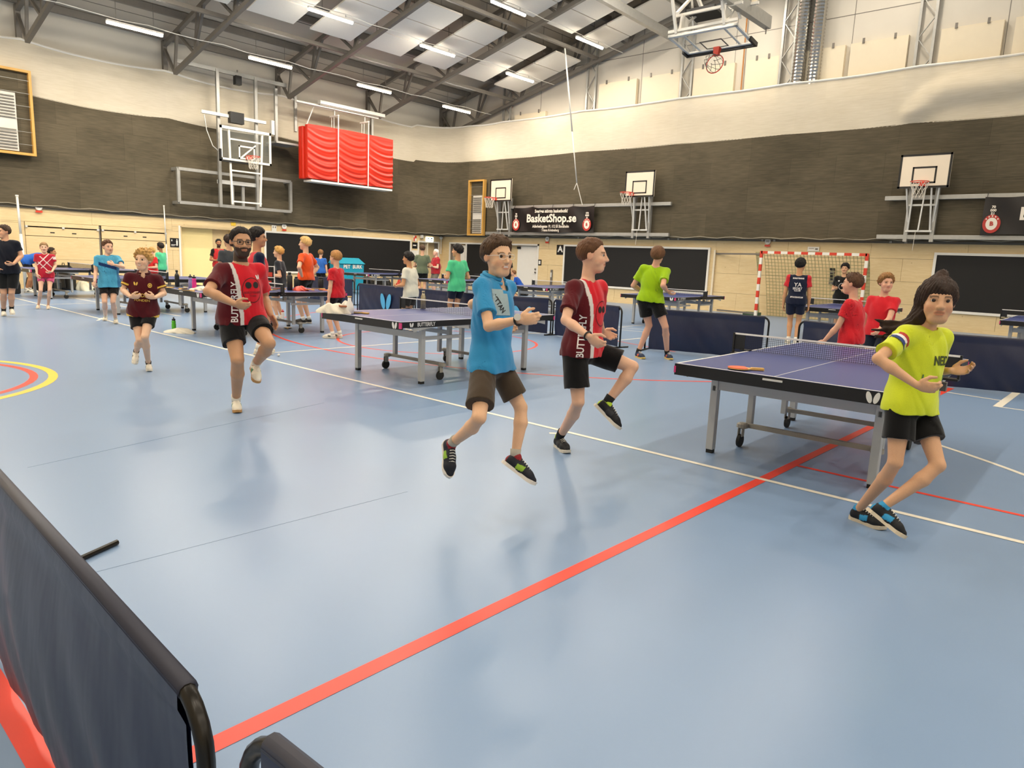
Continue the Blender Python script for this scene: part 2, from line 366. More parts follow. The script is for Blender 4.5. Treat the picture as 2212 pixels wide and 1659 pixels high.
# ---- roof
def roofz(x, d): return roof(x)+d
deck = MB()
for (xa, xb) in ((XA-.5, -2.3), (-2.3, XE+.5)):
    deck.add([(xa, YS-.5, roof(xa)+1.42), (xb, YS-.5, roof(-2.3)+1.42 if xb == -2.3 else roof(xb)+1.42), (xb, YB+.5, roof(xb)+1.42), (xa, YB+.5, roof(xa)+1.42),
              (xa, YS-.5, roof(xa)+1.6), (xb, YS-.5, roof(xb)+1.6), (xb, YB+.5, roof(xb)+1.6), (xa, YB+.5, roof(xa)+1.6)],
             [(3, 2, 1, 0), (4, 5, 6, 7), (0, 1, 5, 4), (1, 2, 6, 5), (2, 3, 7, 6), (3, 0, 4, 7)])
ceil = struct('ceiling', deck, m_deck)
MB().b2((-2.4, YS, roof(-2.3)+1.3), (-2.2, YB, roof(-2.3)+1.44)).build('ridge_strip', m_steel, ceil)
x = XA+.9                                                # deck joints across the slope
while x < -2.5:
    for sgn in (0,):
        MB().bar((x, YS, roof(x)+1.415), (x, YB, roof(x)+1.415), .02, .012).build('deck_joint', m_steel, ceil)
    x += 1.06
TY = [23.0-4.133*i for i in range(8)]
def truss(y):
    t = thing('roof_truss', '', 'truss', (0, y, 0), 0, 'steel roof trusses')
    w = .12; x0 = XA+.75
    for k, (d, xs) in enumerate((('bottom_chord', (x0, -2.3)), ('top_chord', (XA-.1, -2.3)))):
        dz = 0 if k == 0 else 1.16
        MB().bar((xs[0], 0, roof(xs[0])+dz), (-2.3, 0, roof(-2.3)+dz), w, .13).build(d, m_steel, t)
        xe = XE-.75 if k == 0 else XE
        MB().bar((-2.3, 0, roof(-2.3)+dz), (xe, 0, roof(xe)+dz), w, .13).build(d, m_steel, t)
    MB().bar((XA-.02, 0, 5.0), (XA-.02, 0, roof(XA)+1.3), .14, .14).build('post', m_steel, t)
    MB().bar((XA, 0, roof(XA)+1.05), (x0, 0, roof(x0)), .08).build('web', m_steel, t)
    MB().bar((x0, 0, roof(x0)), (x0+.25, 0, roof(x0+.25)+1.16), .08).build('web', m_steel, t)
    xx = x0+.25; i = 0
    while xx < XE-4:
        n1 = xx+1.25; n2 = xx+1.75; n3 = xx+2.6
        for (p, q) in ((( xx, 1.16), (n1, 0)), ((n1, 0), (n1+.3, 1.16)), ((n1+.3, 1.16), (n1, 0)) if False else ((n1+.02, 0), (n1+.75, 1.16)), ((n1+.75, 1.16), (n3, 1.16))):
            if p[1] == q[1]: continue
            MB().bar((p[0], 0, roof(p[0])+p[1]), (q[0], 0, roof(q[0])+q[1]), .075).build('web', m_steel, t)
        xx = n3; i += 1
        if xx > 4: break
    return t
tr0 = truss(TY[0]); tr0['label'] = 'grey steel lattice truss lying against the far gable wall'
names = ['first lattice truss in front of the far gable wall', 'second lattice truss in front of the far gable wall, above the red mats', 'lattice truss whose foot meets the wall left of the basket frame', 'nearest lattice truss, cut by the top left corner', 'lattice truss over the near tables, above the frame', 'lattice truss overhead behind the viewer', 'lattice truss at the near end wall']
kd = children(tr0)
for i, y in enumerate(TY[1:5]): copy_tree(tr0, (0, y, 0), 0, names[i], 'steel roof trusses', kd)
def beam(name, x, dz, w, h, m, label, grp):
    return tag(MB().bar((x, YS, roof(x)+dz), (x, YB-.1, roof(x)+dz), w, h).build(name, m), label, 'beam', grp)
for k, (xb, lab) in enumerate(((-21.2, 'round tie beam running along the hall under the lowest white ceiling panels'), (-17.0, 'tie beam running along the hall above the hanging rope'), (-12.8, 'tie beam running along the hall beside the folded ceiling basket'), (-8.6, 'tie beam running along the hall high at the roof ridge side'))):
    beam('tie_beam', xb, .07, .11, .11, m_steel if k else m_steel, lab, 'roof tie beams')
for k, xb in enumerate((-25.45, -24.0, -22.2, -19.4, -16.6, -13.8, -11.0, -8.2, -5.4)):
    lab = ['dark eave purlin along the top of the left wall', 'second dark purlin from the left wall', 'third dark purlin from the left wall', 'fourth dark purlin from the left wall, behind white panels', 'fifth dark purlin from the left wall', 'sixth dark purlin from the left wall', 'seventh dark purlin from the left wall', 'eighth dark purlin from the left wall', 'ninth dark purlin from the left wall'][k]
    tag(MB().bar((xb, YS, roof(xb)+1.3), (xb, YB-.1, roof(xb)+1.3), .12, .2).build('purlin', m_steel), lab, 'beam', 'roof purlins')
# white acoustic rafts under the slope
def raft(x0, y0, w, label):
    t = thing('acoustic_raft', label, 'ceiling panel', (0, 0, 0), 0, 'white acoustic ceiling rafts'); L = 1.04
    for k in range(3):
        a = x0+k*L+.02; b = x0+(k+1)*L-.02; z = .14
        MB().add([(a, y0, roof(a)+z), (b, y0, roof(b)+z), (b, y0+w, roof(b)+z), (a, y0+w, roof(a)+z), (a, y0, roof(a)+z+.05), (b, y0, roof(b)+z+.05), (b, y0+w, roof(b)+z+.05), (a, y0+w, roof(a)+z+.05)],
                 [(3, 2, 1, 0), (4, 5, 6, 7), (0, 1, 5, 4), (1, 2, 6, 5), (2, 3, 7, 6), (3, 0, 4, 7)]).build('panel', m_acou, t)
    for (a, b) in ((x0+.4, y0+.2), (x0+2.3, y0+.2), (x0+.4, y0+w-.2), (x0+2.3, y0+w-.2)):
        MB().bar((a, b, roof(a)+.19), (a, b, roof(a)+1.4), .012).build('hanger', m_steel, t)
cols = ('lowest', 'second', 'third', 'fourth')
for ci, x0 in enumerate((-20.68, -16.45, -12.2)):
    for bi in range(4):
        y1 = TY[bi]; y0 = TY[bi+1]
        for si, dy in enumerate((.28, 2.35)):
            bay = ('at the gable wall', 'over the red mats', 'over the wall basket', 'at the top left corner')[bi]
            raft(x0, y0+dy, 1.5, f"{cols[ci]} row white acoustic raft, {'near' if si == 0 else 'far'} one {bay}")
# ---- luminaires
m_tube = mat('lit_tube', (1.0, .93, .8), .4, emit=30.0)
def lamp(x, z, y, r, label):
    t = thing('strip_light', label, 'light', (x, y, z), 0, 'ceiling strip lights')
    MB().box((0, 0, .045), (.1, 1.5, .05)).build('housing', m_white, t)
    MB().tube([(0, -.74, 0), (0, .74, 0)], .045, 10).build('diffuser', m_tube, t, smooth=True)
    hl = .8 if r in (0, 4, 5, 6, 7) else .16
    for y_ in (-.5, .5): MB().bar((0, y_, .07), (0, y_, hl), .01).build('hanger', m_steel, t)
    l = bpy.data.lights.new('strip_light_lamp', 'AREA'); l.shape = 'RECTANGLE'; l.size = .12; l.size_y = 1.45; l.energy = LAMP_W; l.color = LAMP_COL; l.spread = math.radians(176)
    o = bpy.data.objects.new('lamp', l); COL.objects.link(o); o.parent = t; o.location = (0, 0, -.06)
LY = [8.47+4.133*i for i in range(-3, 4)]
ordn = ('first', 'second', 'third', 'fourth', 'fifth', 'sixth', 'seventh')
rown = ('row along the left wall', 'second row from the left wall', 'third row from the left wall', 'row near the ridge', 'row just past the ridge', 'row on the right slope', 'second row on the right slope', 'row at the right wall')
for r, (x, z) in enumerate(((-22.42, 7.45), (-18.98, 8.24), (-15.8, 8.95), (-11.0, 10.1), (-6.5, 11.2), (2.0, 11.2), (8.0, 10.2), (14.5, 8.6))):
    for k, y in enumerate(LY):
        if r == 1 and False: continue
        lamp(x, z, y, r, f"lit strip light, {rown[r]}, {ordn[len(LY)-1-k]} from the gable wall")
# conduit that links each row of lights
for r, (x, z) in enumerate(((-22.42, 7.6), (-18.98, 8.39), (-15.8, 9.1))):
    tag(MB().tube([(x, y, z+.03*math.sin(y*3)) for y in np.linspace(YS, YB-.3, 40)], .012, 5).build('cable_tray', m_white), ('thin pale cable linking the lights along the left wall', 'thin pale cable linking the second row of lights', 'thin pale cable linking the third row of lights')[r], 'cable')
# ================================================================== FIXTURES ON THE WALLS
m_redrim = mat('rim_red', '#D8402A', .4); m_cord = mat('net_cord', '#D9D2C4', .8); m_glass = mat('board_glass', '#C9CFC8', .6, alpha=.06, var=.01, spec=.0)
m_board = mat('board_white', '#EADBC4', .4, var=.02); m_blkline = mat('black_line', '#15120E', .5)
m_alu = mat('aluminium_white', '#D9D8D2', .4, .2, var=.05)
# lattice columns of the gable
for k, x in enumerate((-21.75, -17.34, -13.26, -9.75, -5.87, -1.8)):
    zt_ = roof(x)+1.1
    t = thing('lattice_column', ('lattice steel column at the gable, nearest the corner', 'lattice steel column behind the hanging rope', 'lattice steel column behind the folded ceiling basket', 'lattice steel column beside the two foil ducts', 'lattice steel column above the right wall basket', 'lattice steel column at the right edge')[k], 'column', (x, YB-.03, 0), 0, 'gable lattice columns')
    for s in (-1, 1):
        MB().b2((s*.2-.035, -.04, ZN), (s*.2+.035, .05, zt_)).build('rail', m_galv, t)
    z = 6.4; i = 0
    while z+.6 < zt_:
        MB().bar((-.2 if i % 2 else .2, 0, z), (.2 if i % 2 else -.2, 0, z+.55), .05, .02).build('brace', m_galv, t)
        z += .55; i += 1
# pale acoustic boards on the gable, with their clips
for k, (a, b) in enumerate(((-21.3, -19.6), (-16.98, -15.3), (-15.05, -13.5), (-13.0, -11.5), (-11.1, -10.0), (-9.15, -8.02), (-7.86, -6.31), (-5.5, -4.05), (-3.8, -2.2))):
    z1 = 8.2 if k else 7.5
    t = thing('wall_board', ('pale board under the eave line beside the corner column', 'pale board right of the hanging rope', 'pale board left of the basket column', 'pale board right behind the hanging basket rim', 'pale board left of the foil ducts', 'narrow pale board right of the foil ducts', 'wide pale board left of the rightmost lattice column', 'pale board above the right wall basket', 'pale board cut by the right edge')[k], 'wall panel', (0, 0, 0), 0, 'pale boards on the gable wall')
    MB().b2((a, YB-.03, 6.6), (b, YB+.11, z1)).build('board', m_cream, t)
    for x in (a+.35, b-.35): MB().b2((x-.03, YB-.06, z1-.04), (x+.03, YB-.03, z1+.1)).build('clip', m_steel, t)
for z in (9.05, 10.4): MB().b2((XA, YB+.115, z), (XE, YB+.125, z+.02)).build('panel_joint', m_steel, wb)
for x in (-20.0, -15.2, -11.6, -7.9, -4.0): MB().b2((x, YB+.115, 7), (x+.015, YB+.124, 12)).build('panel_joint', m_steel, wb)
for k, (x0) in enumerate((-9.33, -8.85)):      # foil ducts
    prof = []
    z = 6.2
    while z < roof(x0)+1.3: prof += [(.175, z), (.195, z+.05)]; z += .1
    tag(MB().lathe(prof, (x0, YB-.09, 0), 20).build('foil_duct', m_foil), ('left one of two ribbed silver foil ducts on the gable', 'right one of two ribbed silver foil ducts on the gable')[k], 'duct', 'foil ducts')
pd_ = 0 and [(-5.75, YB-.12, 5.75), (-5.7, YB-.12, 6.0), (-5.55, YB-.12, 6.25), (-5.3, YB-.12, 6.42), (-4.9, YB-.12, 6.5)]+[(x, YB-.12, 6.5+.05*(x+4.9)) for x in np.linspace(-4.2, 6, 8)]
tag(MB().tube([(-11.2, YB-.04, 7.0), (-11.22, YB-.04, 9.5), (-11.2, YB-.04, 12)], .022, 6).build('orange_pipe', mat('ochre_pipe', '#B0712B', .5)), 'thin ochre pipe running up the gable beside the ceiling basket', 'pipe')
# ---- doors and dark boards
mW = m_white
def doorframe(par, fn, u0, u1, z1, w=.07):
    for a, b, c, d in ((u0-w, 0, u0, z1+w), (u1, 0, u1+w, z1+w), (u0, z1, u1, z1+w)): fn(MB(), a, b, c, d).build('frame', mW, par)
def boardB(x0, x1, z0, z1, label, k):
    t = thing('blackout_board', label, 'board', (0, 0, 0), 0, 'black boards with white frames')
    MB().b2((x0, YB-.03, z0), (x1, YB+.0, z1)).build('panel', m_black, t)
    for a, b, c, d in ((x0-.07, z0-.07, x0, z1+.07), (x1, z0-.07, x1+.07, z1+.07), (x0, z1, x1, z1+.07), (x0, z0-.07, x1, z0)):
        MB().b2((a, YB-.06, b), (c, YB, d)).build('frame', mW, t)
boardB(-23.95, -22.15, .35, 2.1, 'narrow black board with white frame nearest the far corner', 0)
boardB(-18.2, -11.86, .62, 2.11, 'long black board with white frame right of the letter sign', 1)
boardB(-4.83, 3.5, .58, 2.11, 'black board with white frame behind the girl in yellow', 2)
t = thing('blackout_board', 'long black board with white frame on the left wall', 'board', (0, 0, 0), 0, 'black boards with white frames')
MB().b2((XA, 14.1, .66), (XA+.03, 21.2, 2.12)).build('panel', m_black, t)
for a, b, c, d in ((14.03, .59, 14.1, 2.19), (21.2, .59, 21.27, 2.19), (14.1, 2.12, 21.2, 2.19), (14.1, .59, 21.2, .66)): MB().b2((XA, a, b), (XA+.06, c, d)).build('frame', mW, t)
# lit doorway on the left wall: pale door leaf open in a plywood reveal
m_lit = mat('lit_room_cream', '#F3DE9E', .6, var=.02)
d1 = tag(thing('door_1', 'pale door leaf in plywood reveal on the left wall', 'door'), kind='structure')
MB().b2((XA-.3, 10.95, 0), (XA-.26, 12.15, 2.12)).build('leaf', m_lit, d1)
MB().b2((XA-.34, 12.15, 0), (XA-.3, 12.86, 2.15)).build('reveal', m_ply, d1); MB().b2((XA-.3, 12.8, 0), (XA, 12.86, 2.15)).build('reveal', m_ply, d1)
MB().b2((XA-.3, 10.88, 0), (XA, 10.93, 2.15)).build('reveal', m_ply, d1); MB().b2((XA-.3, 10.88, 2.13), (XA, 12.86, 2.15)).build('reveal', m_ply, d1)
MB().b2((XA-.01, 12.86, 0), (XA+.03, 12.92, 2.18)).b2((XA-.01, 10.82, 0), (XA+.03, 10.88, 2.18)).build('frame', mW, d1)
d2 = tag(thing('door_2', 'plywood door leaf ajar near the far corner on the left wall', 'door'), kind='structure')
MB().b2((XA-.32, 21.75, 0), (XA-.28, 22.95, 2.12)).build('leaf', m_ply, d2)
MB().b2((XA-.3, 22.3, 0), (XA-.02, 22.34, 2.1)).build('leaf_edge', m_cream, d2)
doorframe(d2, lambda mb, a, b, c, d: mb.b2((XA-.01, a, b), (XA+.03, c, d)), 21.75, 22.95, 2.1)
d3 = tag(thing('door_3', 'plywood recess with white poster near the far corner', 'door'), kind='structure')
MB().b2((-25.1, YB+.28, 0), (-24.05, YB+.32, 2.1)).build('leaf', m_ply, d3)
MB().b2((-24.62, YB+.1, .9), (-24.2, YB+.11, 2.05)).build('poster', mW, d3)
doorframe(d3, lambda mb, a, b, c, d: mb.b2((a, YB-.03, b), (c, YB+.01, d)), -25.1, -24.05, 2.1)
d4 = tag(thing('door_4', 'white door leaf in a plywood recess on the far wall', 'door'), kind='structure')
MB().b2((-20.95, YB+.14, .01), (-19.72, YB+.19, 2.08)).build('leaf', m_white, d4)
MB().b2((-21.95, YB+.28, 0), (-20.9, YB+.32, 2.1)).build('reveal', m_ply, d4); MB().b2((-21.0, YB+.14, 0), (-20.95, YB+.3, 2.1)).build('reveal', m_ply, d4)
MB().box((-20.87, YB+.12, 2.0), (.2, .04, .1)).build('door_closer', m_blk, d4)
for z in (.98, 1.12): MB().lathe([(.035, 0), (.035, .03)], (0, 0, 0), 12).build('lock', m_steel, d4, (-19.88, YB+.12, z)).rotation_euler = (math.pi/2, 0, 0)
MB().b2((-19.69, YB-.03, 0), (-19.62, YB+.03, 2.17)).b2((-21.95, YB-.03, 2.1), (-19.62, YB+.03, 2.17)).build('frame', mW, d4)
# storage shutters let into the left wall
for k, (a, b) in enumerate(((6.25, 8.28), (8.36, 10.4))):
    t = thing('storage_shutter', ('plywood storage shutter next to the tall white post', 'plywood storage shutter next to the accessible toilet sign')[k], 'cupboard', (XA, 0, 0), 0, 'storage shutters')
    for z0, z1, e in ((.14, 1.6, .0), (1.615, 1.86, .012), (1.9, 2.02, .02)):
        if z1 < 1.7:
            MB().b2((-.03, a, z0), (e, b, .9)).build('leaf', m_ply, t); MB().b2((-.03, a, .905), (e, b, z1)).build('leaf', m_ply, t)
        else: MB().b2((-.03, a, z0), (e, b, z1)).build('leaf', m_ply, t)
    for y in ((a+b)/2-.3, (a+b)/2+.3): MB().b2((.012, y-.06, 1.71), (.02, y+.06, 1.74)).build('grip_slot', m_blk, t)
    for y in (a+.03, (a+b)/2, b-.03): MB().box((.03, y, 1.88), (.05, .06, .06)).build('bracket', m_alu, t)
    MB().b2((-.04, b+.01, .15), (-.015, b+.05, 2.0)).build('gap_strip', m_steel, t)
# tall white posts against the left wall
for k, (pa, pb, lab) in enumerate((((36.6, 424), (50, 560), 'tall white net post leaning on the left wall at the frame edge'), ((354, 446), (362, 490), 'short white post end showing above the right storage shutter'))):
    a = on_A(*pa, XA+.3); b = on_A(*pb, XA+.3); b2_ = a+(b-a)*((a[2]-.0)/(a[2]-b[2])); b2_ = np.array([b2_[0], a[1]+.05, 0.0])
    t = thing('net_post', lab, 'post', (0, 0, 0))
    MB().tube([a, a*(.55)+b2_*.45], .035-.015*k, 10).build('upper_tube', m_alu, t, smooth=True); MB().tube([a*.6+b2_*.4, b2_], .05-.03*k, 10).build('lower_tube', m_alu, t, smooth=True)
    MB().tube([a+np.array([0, 0, .0]), a+np.array([0, 0, .04])], .045-.02*k, 10).build('cap', m_white, t)
# ---- signs
def sign(label, cat, fn, texts, base=m_blk, ink=m_white, name='sign'):
    t = thing(name, label, cat)
    fn(t, texts); return t
def plateB(t, x0, x1, z0, z1, m, y=YB, th=.015): return MB().b2((x0, y-th, z0), (x1, y, z1)).build('plate', m, t)
BX = np.array([1., 0, 0]); BZ = np.array([0, 0, 1.]); AY = np.array([0, 1., 0])
t = thing('letter_sign', 'black square sign with the white letter A', 'sign'); plateB(t, -18.66, -18.28, 1.76, 2.16, m_blk)
mb = MB(); text_on(mb, 'A', .33, (-18.47, YB-.02, 1.98), BX, BZ, 0, 1.1, .012); mb.build('letter', m_white, t)
t = thing('room_sign', 'black accessible toilet sign beside the lit doorway', 'sign'); MB().b2((XA, 10.52, 1.43), (XA+.015, 10.84, 1.74)).build('plate', m_blk, t)
mb = MB(); fA = lambda u, v, h: (XA+.016+h, 10.68+u, 1.58+v)
mb.prism(ellipse(.07, .11, .02, .02), 0, .004, fA).prism([(.04, .08), (.1, .08), (.09, -.1), (.05, -.1)], 0, .004, fA).prism([(-.12, .05), (-.09, .05), (-.09, .11), (-.12, .11)], 0, .004, fA).prism([(-.13, -.08), (.03, -.08), (.03, -.06), (-.13, -.06)], 0, .004, fA).prism([(-.13, -.11), (-.02, -.11), (-.02, -.1), (-.13, -.1)], 0, .004, fA).build('pictogram', m_white, t)
t = thing('room_sign', 'small black room sign beside the long left wall board', 'sign'); MB().b2((XA, 21.36, 1.8), (XA+.015, 21.66, 2.08)).build('plate', m_blk, t)
MB().b2((XA+.015, 21.4, 1.92), (XA+.02, 21.58, 1.97)).build('lettering', m_white, t)
t = thing('notice_sheet', 'white notice sheet pinned below the small room sign', 'sign'); MB().b2((XA, 21.33, 1.35), (XA+.01, 21.7, 1.72)).build('sheet', m_white, t)
t = thing('exit_sign', 'lit white and green exit sign above the corner door', 'sign'); p = on_A(928, 517, XA+.03)
MB().box(p, (.06, .42, .2)).build('box', mat('exit_lit', (.9, 1, .95), .4, emit=1.6), t)
MB().box(p+np.array([.032, -.1, .03]), (.004, .07, .05)).box(p+np.array([.032, .1, .04]), (.004, .1, .05)).box(p+np.array([.032, .08, -.05]), (.004, .06, .03)).build('pictogram', mat('exit_green', '#1E8A4A', .5), t)
t = thing('fire_sign', 'red and white fire equipment sign left of the exit sign', 'sign'); MB().b2((XA, 21.42, 2.13), (XA+.012, 21.6, 2.38)).build('plate', m_white, t); MB().b2((XA+.012, 21.5, 2.26), (XA+.016, 21.6, 2.38)).b2((XA+.012, 21.43, 2.14), (XA+.016, 21.5, 2.3)).build('print', m_redrim, t)
for k, (px, py, wl) in enumerate(((84, 452, 'A'), (614, 493, 'A'), (1182, 520, 'B'), (1658, 526, 'B'))):
    t = thing('round_notice', ('torn round notice with red tag above the left storage shutter', 'round notice with red tag right of the runner with glasses', 'round notice with red tag below the shop banner', 'round notice with red tag above the goal')[k], 'sign', (0, 0, 0), 0, 'round notices with red tags')
    p = on_A(px, py, XA+.06) if wl == 'A' else on_B(px, py, YB-.06)
    fn = (lambda u, v, h, p=p: (p[0]+h, p[1]+u, p[2]+v)) if wl == 'A' else (lambda u, v, h, p=p: (p[0]+u, p[1]-h, p[2]+v))
    MB().prism(ellipse(0, .07, .1, .1, 0, 24), 0, .006, fn).build('disc', m_white, t); MB().prism([(-.09, -.1), (.09, -.1), (.09, -.04), (-.09, -.04)], 0, .008, fn).build('tag_strip', m_redrim, t)
    MB().prism([(-.05, .05), (.05, .05), (.05, .065), (-.05, .065)], .006, .008, fn).prism([(-.05, .08), (.05, .08), (.05, .095), (-.05, .095)], .006, .008, fn).build('print', m_steel, t)
t = thing('paper_notice', 'white paper notice with two printed marks above the black board', 'sign'); p = on_A(592, 493, XA+.04); MB().box(p, (.01, .2, .22)).build('sheet', m_white, t); MB().box(p+np.array([.006, -.04, .04]), (.003, .04, .07)).box(p+np.array([.006, .05, .04]), (.003, .04, .07)).build('print', m_steel, t)
t = thing('yellow_tag', 'small yellow tag above the lit doorway', 'sign'); p = on_A(504, 484, XA+.02); MB().box(p, (.01, .18, .12)).build('sheet', lineY, t)
t = thing('paper_notice', 'white notice above the goal crossbar', 'sign'); p = on_B(1757, 538, YB-.03); MB().box(p, (.36, .01, .14)).build('sheet', m_white, t); MB().box(p+np.array([-.06, -.007, .02]), (.16, .003, .015)).box(p+np.array([.1, -.007, 0]), (.08, .003, .05)).build('print', m_steel, t)
t = thing('wall_switch', 'small black framed switch right of the white door', 'switch'); p = on_B(1166, 567, YB-.01); MB().box(p, (.17, .02, .24)).build('plate', m_blk, t); MB().box(p+np.array([0, -.012, 0]), (.09, .01, .14)).build('rocker', m_white, t)
t = thing('wall_track', 'short metal track on the plywood left of the long black board', 'bracket'); p = on_B(1191, 599, YB-.02); MB().box(p, (.1, .03, .62)).build('rail', m_steel, t); MB().box(p+np.array([0, -.03, .1]), (.06, .03, .2)).build('slider', m_alu, t)
t = thing('smoke_sensor', 'grey sensor with conduit at the far corner', 'sensor'); p = on_A(953, 514, XA+.08); MB().lathe([(.03, -.08), (.08, -.02), (.08, .05), (.04, .08)], p, 14).build('housing', m_alu, t, smooth=True); MB().tube([p, p+np.array([0, 0, -.75])], .02, 6).build('conduit', m_white, t)
t = thing('door_sensor', 'small grey box beside the exit sign', 'sensor'); p = on_A(911, 511, XA+.1); MB().box(p, (.1, .12, .14)).build('housing', m_alu, t); MB().box(p+np.array([.05, 0, -.09]), (.04, .05, .05)).build('lens', m_steel, t)
# ---- louvre grilles in ochre frames, set in the nets
def grille(fn, w, h, label):
    t = thing('louvre_grille', label, 'vent')
    m_och = mat('ochre_wood', '#C99A4E', .5)
    for a, b, c, d in ((0, 0, .07, h), (w-.07, 0, w, h), (.07, h-.07, w-.07, h), (.07, 0, w-.07, .07)): fn(MB(), a, b, c, d, .0, .16).build('frame', m_och, t)
    fn(MB(), .07, .07, w-.07, h-.07, 0, .02).build('backing', m_net, t)
    a0, a1 = w*.28, w*.86
    fn(MB(), a0, .1, a1, h*.72, .02, .1).build('cabinet', mat('cabinet_grey', '#CFCAC0', .5), t)
    z = .16
    while z < h*.68:
        if not (h*.3 < z < h*.4): fn(MB(), a0+.04, z, a1-.04, z+.035, .1, .13).build('louvre', mat('louvre_dark', '#6F6B62', .5), t)
        z += .085
    for z in np.linspace(.3, h-.3, 6): fn(MB(), .07, z, w-.07, z+.008, .14, .148).build('guard_wire', m_galv, t)
grille(lambda mb, a, b, c, d, e, f: mb.b2((-23.42+a, YB-.42-f, 2.47+b), (-23.42+c, YB-.42-e, 2.47+d)), .98, 2.4, 'louvre grille in an ochre frame behind the leftmost wall basket')
grille(lambda mb, a, b, c, d, e, f: mb.b2((XA+.22+e, 6.6-a, 3.93+b), (XA+.22+f, 6.6-c, 3.93+d)), 1.5, 2.4, 'louvre grille in an ochre frame at the left edge')
# ---- basket hoops
def hoopnet(c, r, n_str=10, drop=.42, axis=None):
    mb = MB(); R = np.eye(3) if axis is None else axis
    for k in range(n_str):
        for s in (-1, 1):
            P = []
            for j in range(7):
                t_ = j/6; a = 2*math.pi*(k+s*t_*1.6)/n_str; rr = r*(1-.42*t_+.06*math.sin(t_*9))
                P.append(np.array(c)+R@np.array([rr*math.cos(a), rr*math.sin(a), -drop*t_]))
            mb.tube(P, .006, 4, cap=False)
    return mb
def ring(c, r, rt, R=None, n=28):
    R = np.eye(3) if R is None else R
    return MB().tube([np.array(c)+R@np.array([r*math.cos(a), r*math.sin(a), 0]) for a in np.linspace(0, 2*math.pi, n, endpoint=False)], rt, 7, closed=True)
YH = YB-.8
def wall_basket(x0, x1, xr, label):
    x0, x1, xr = [q*22.4/22.6 for q in (x0, x1, xr)]
    t = thing('wall_basket', label, 'basketball hoop', (0, 0, 0), 0, 'wall mounted practice baskets'); z0, z1 = 3.89, 4.8; xc = (x0+x1)/2
    MB().b2((x0, YH, z0), (x1, YH+.03, z1)).build('backboard', m_board, t)
    f = MB()
    for a, b, c, d in ((x0, z0, x1, z0+.055), (x0, z1-.055, x1, z1), (x0, z0, x0+.055, z1), (x1-.055, z0, x1, z1)): f.b2((a, YH-.004, b), (c, YH, d))
    f.build('border', m_blkline, t)
    f = MB(); a0, a1, b0, b1 = xc-.3, xc+.3, z0+.12, z0+.57
    for a, b, c, d in ((a0, b0, a1, b0+.045), (a0, b1-.045, a1, b1), (a0, b0, a0+.045, b1), (a1-.045, b0, a1, b1)): f.b2((a, YH-.004, b), (c, YH, d))
    f.build('target_square', m_blkline, t)
    rc_ = (xr, YH-.38, z0+.13)
    ring(rc_, .225, .012).build('rim', m_redrim, t, smooth=True)
    MB().box((xr, YH-.08, z0+.1), (.12, .16, .12)).build('rim_bracket', m_redrim, t)
    hoopnet(rc_, .222).build('basket_net', m_cord, t)
    for s in (-1, 1):
        MB().b2((xc+s*.33-.05, YH+.25, 2.45), (xc+s*.33+.05, YH+.37, z0+.15)).build('upright', m_galv, t)
        MB().bar((xc+s*.22, YH+.03, z0+.05), (xc+s*.28, YH+.22, 2.75), .04).build('link_arm', m_alu, t)
        MB().bar((xc+s*.4, YH+.05, z0+.02), (xc+s*.3, YH+.3, 2.85), .035).build('link_arm', m_alu, t)
    for z in (2.74, 3.45): MB().bar((xc-.33, YH+.2, z), (xc+.33, YH+.2, z), .05).build('cross_bar', m_alu, t)
    MB().bar((xc, YH+.15, 2.74), (xc+.05, YH+.15, z0), .035).build('crank_rod', m_alu, t)
    MB().tube([(xc-.05, YH+.12, 2.74), (xc-.06, YH+.1, 2.2)], .006, 5).build('pull_cord', m_cord, t)
wall_basket(-22.03, -20.78, -21.68, 'leftmost wall basket, in front of the louvre grille')
wall_basket(-15.12, -13.88, -14.78, 'middle wall basket, at the right end of the shop banner rails')
wall_basket(-5.95, -4.67, -5.3, 'right wall basket, above the goal')
for k, (z, xa, xb, lab) in enumerate(((3.66, -21.0, -13.2, 'upper steel rail behind the shop banner'), (2.58, -22.3, -13.2, 'lower steel rail under the shop banner'), (3.66, -6.25, 4, 'upper steel rail of the right wall basket'), (2.58, -6.35, 4, 'lower steel rail of the right wall basket'))):
    tag(MB().b2((xa, YB-.54, z-.06), (xb, YB-.44, z+.06)).b2((xa+.15, YB-.48, z-.04), (xa+.25, YB, z+.04)).b2((xb-.25, YB-.48, z-.04), (xb-.15, YB, z+.04)).build('wall_rail', m_galv, None, bevel=.006), lab, 'rail', 'basket wall rails')
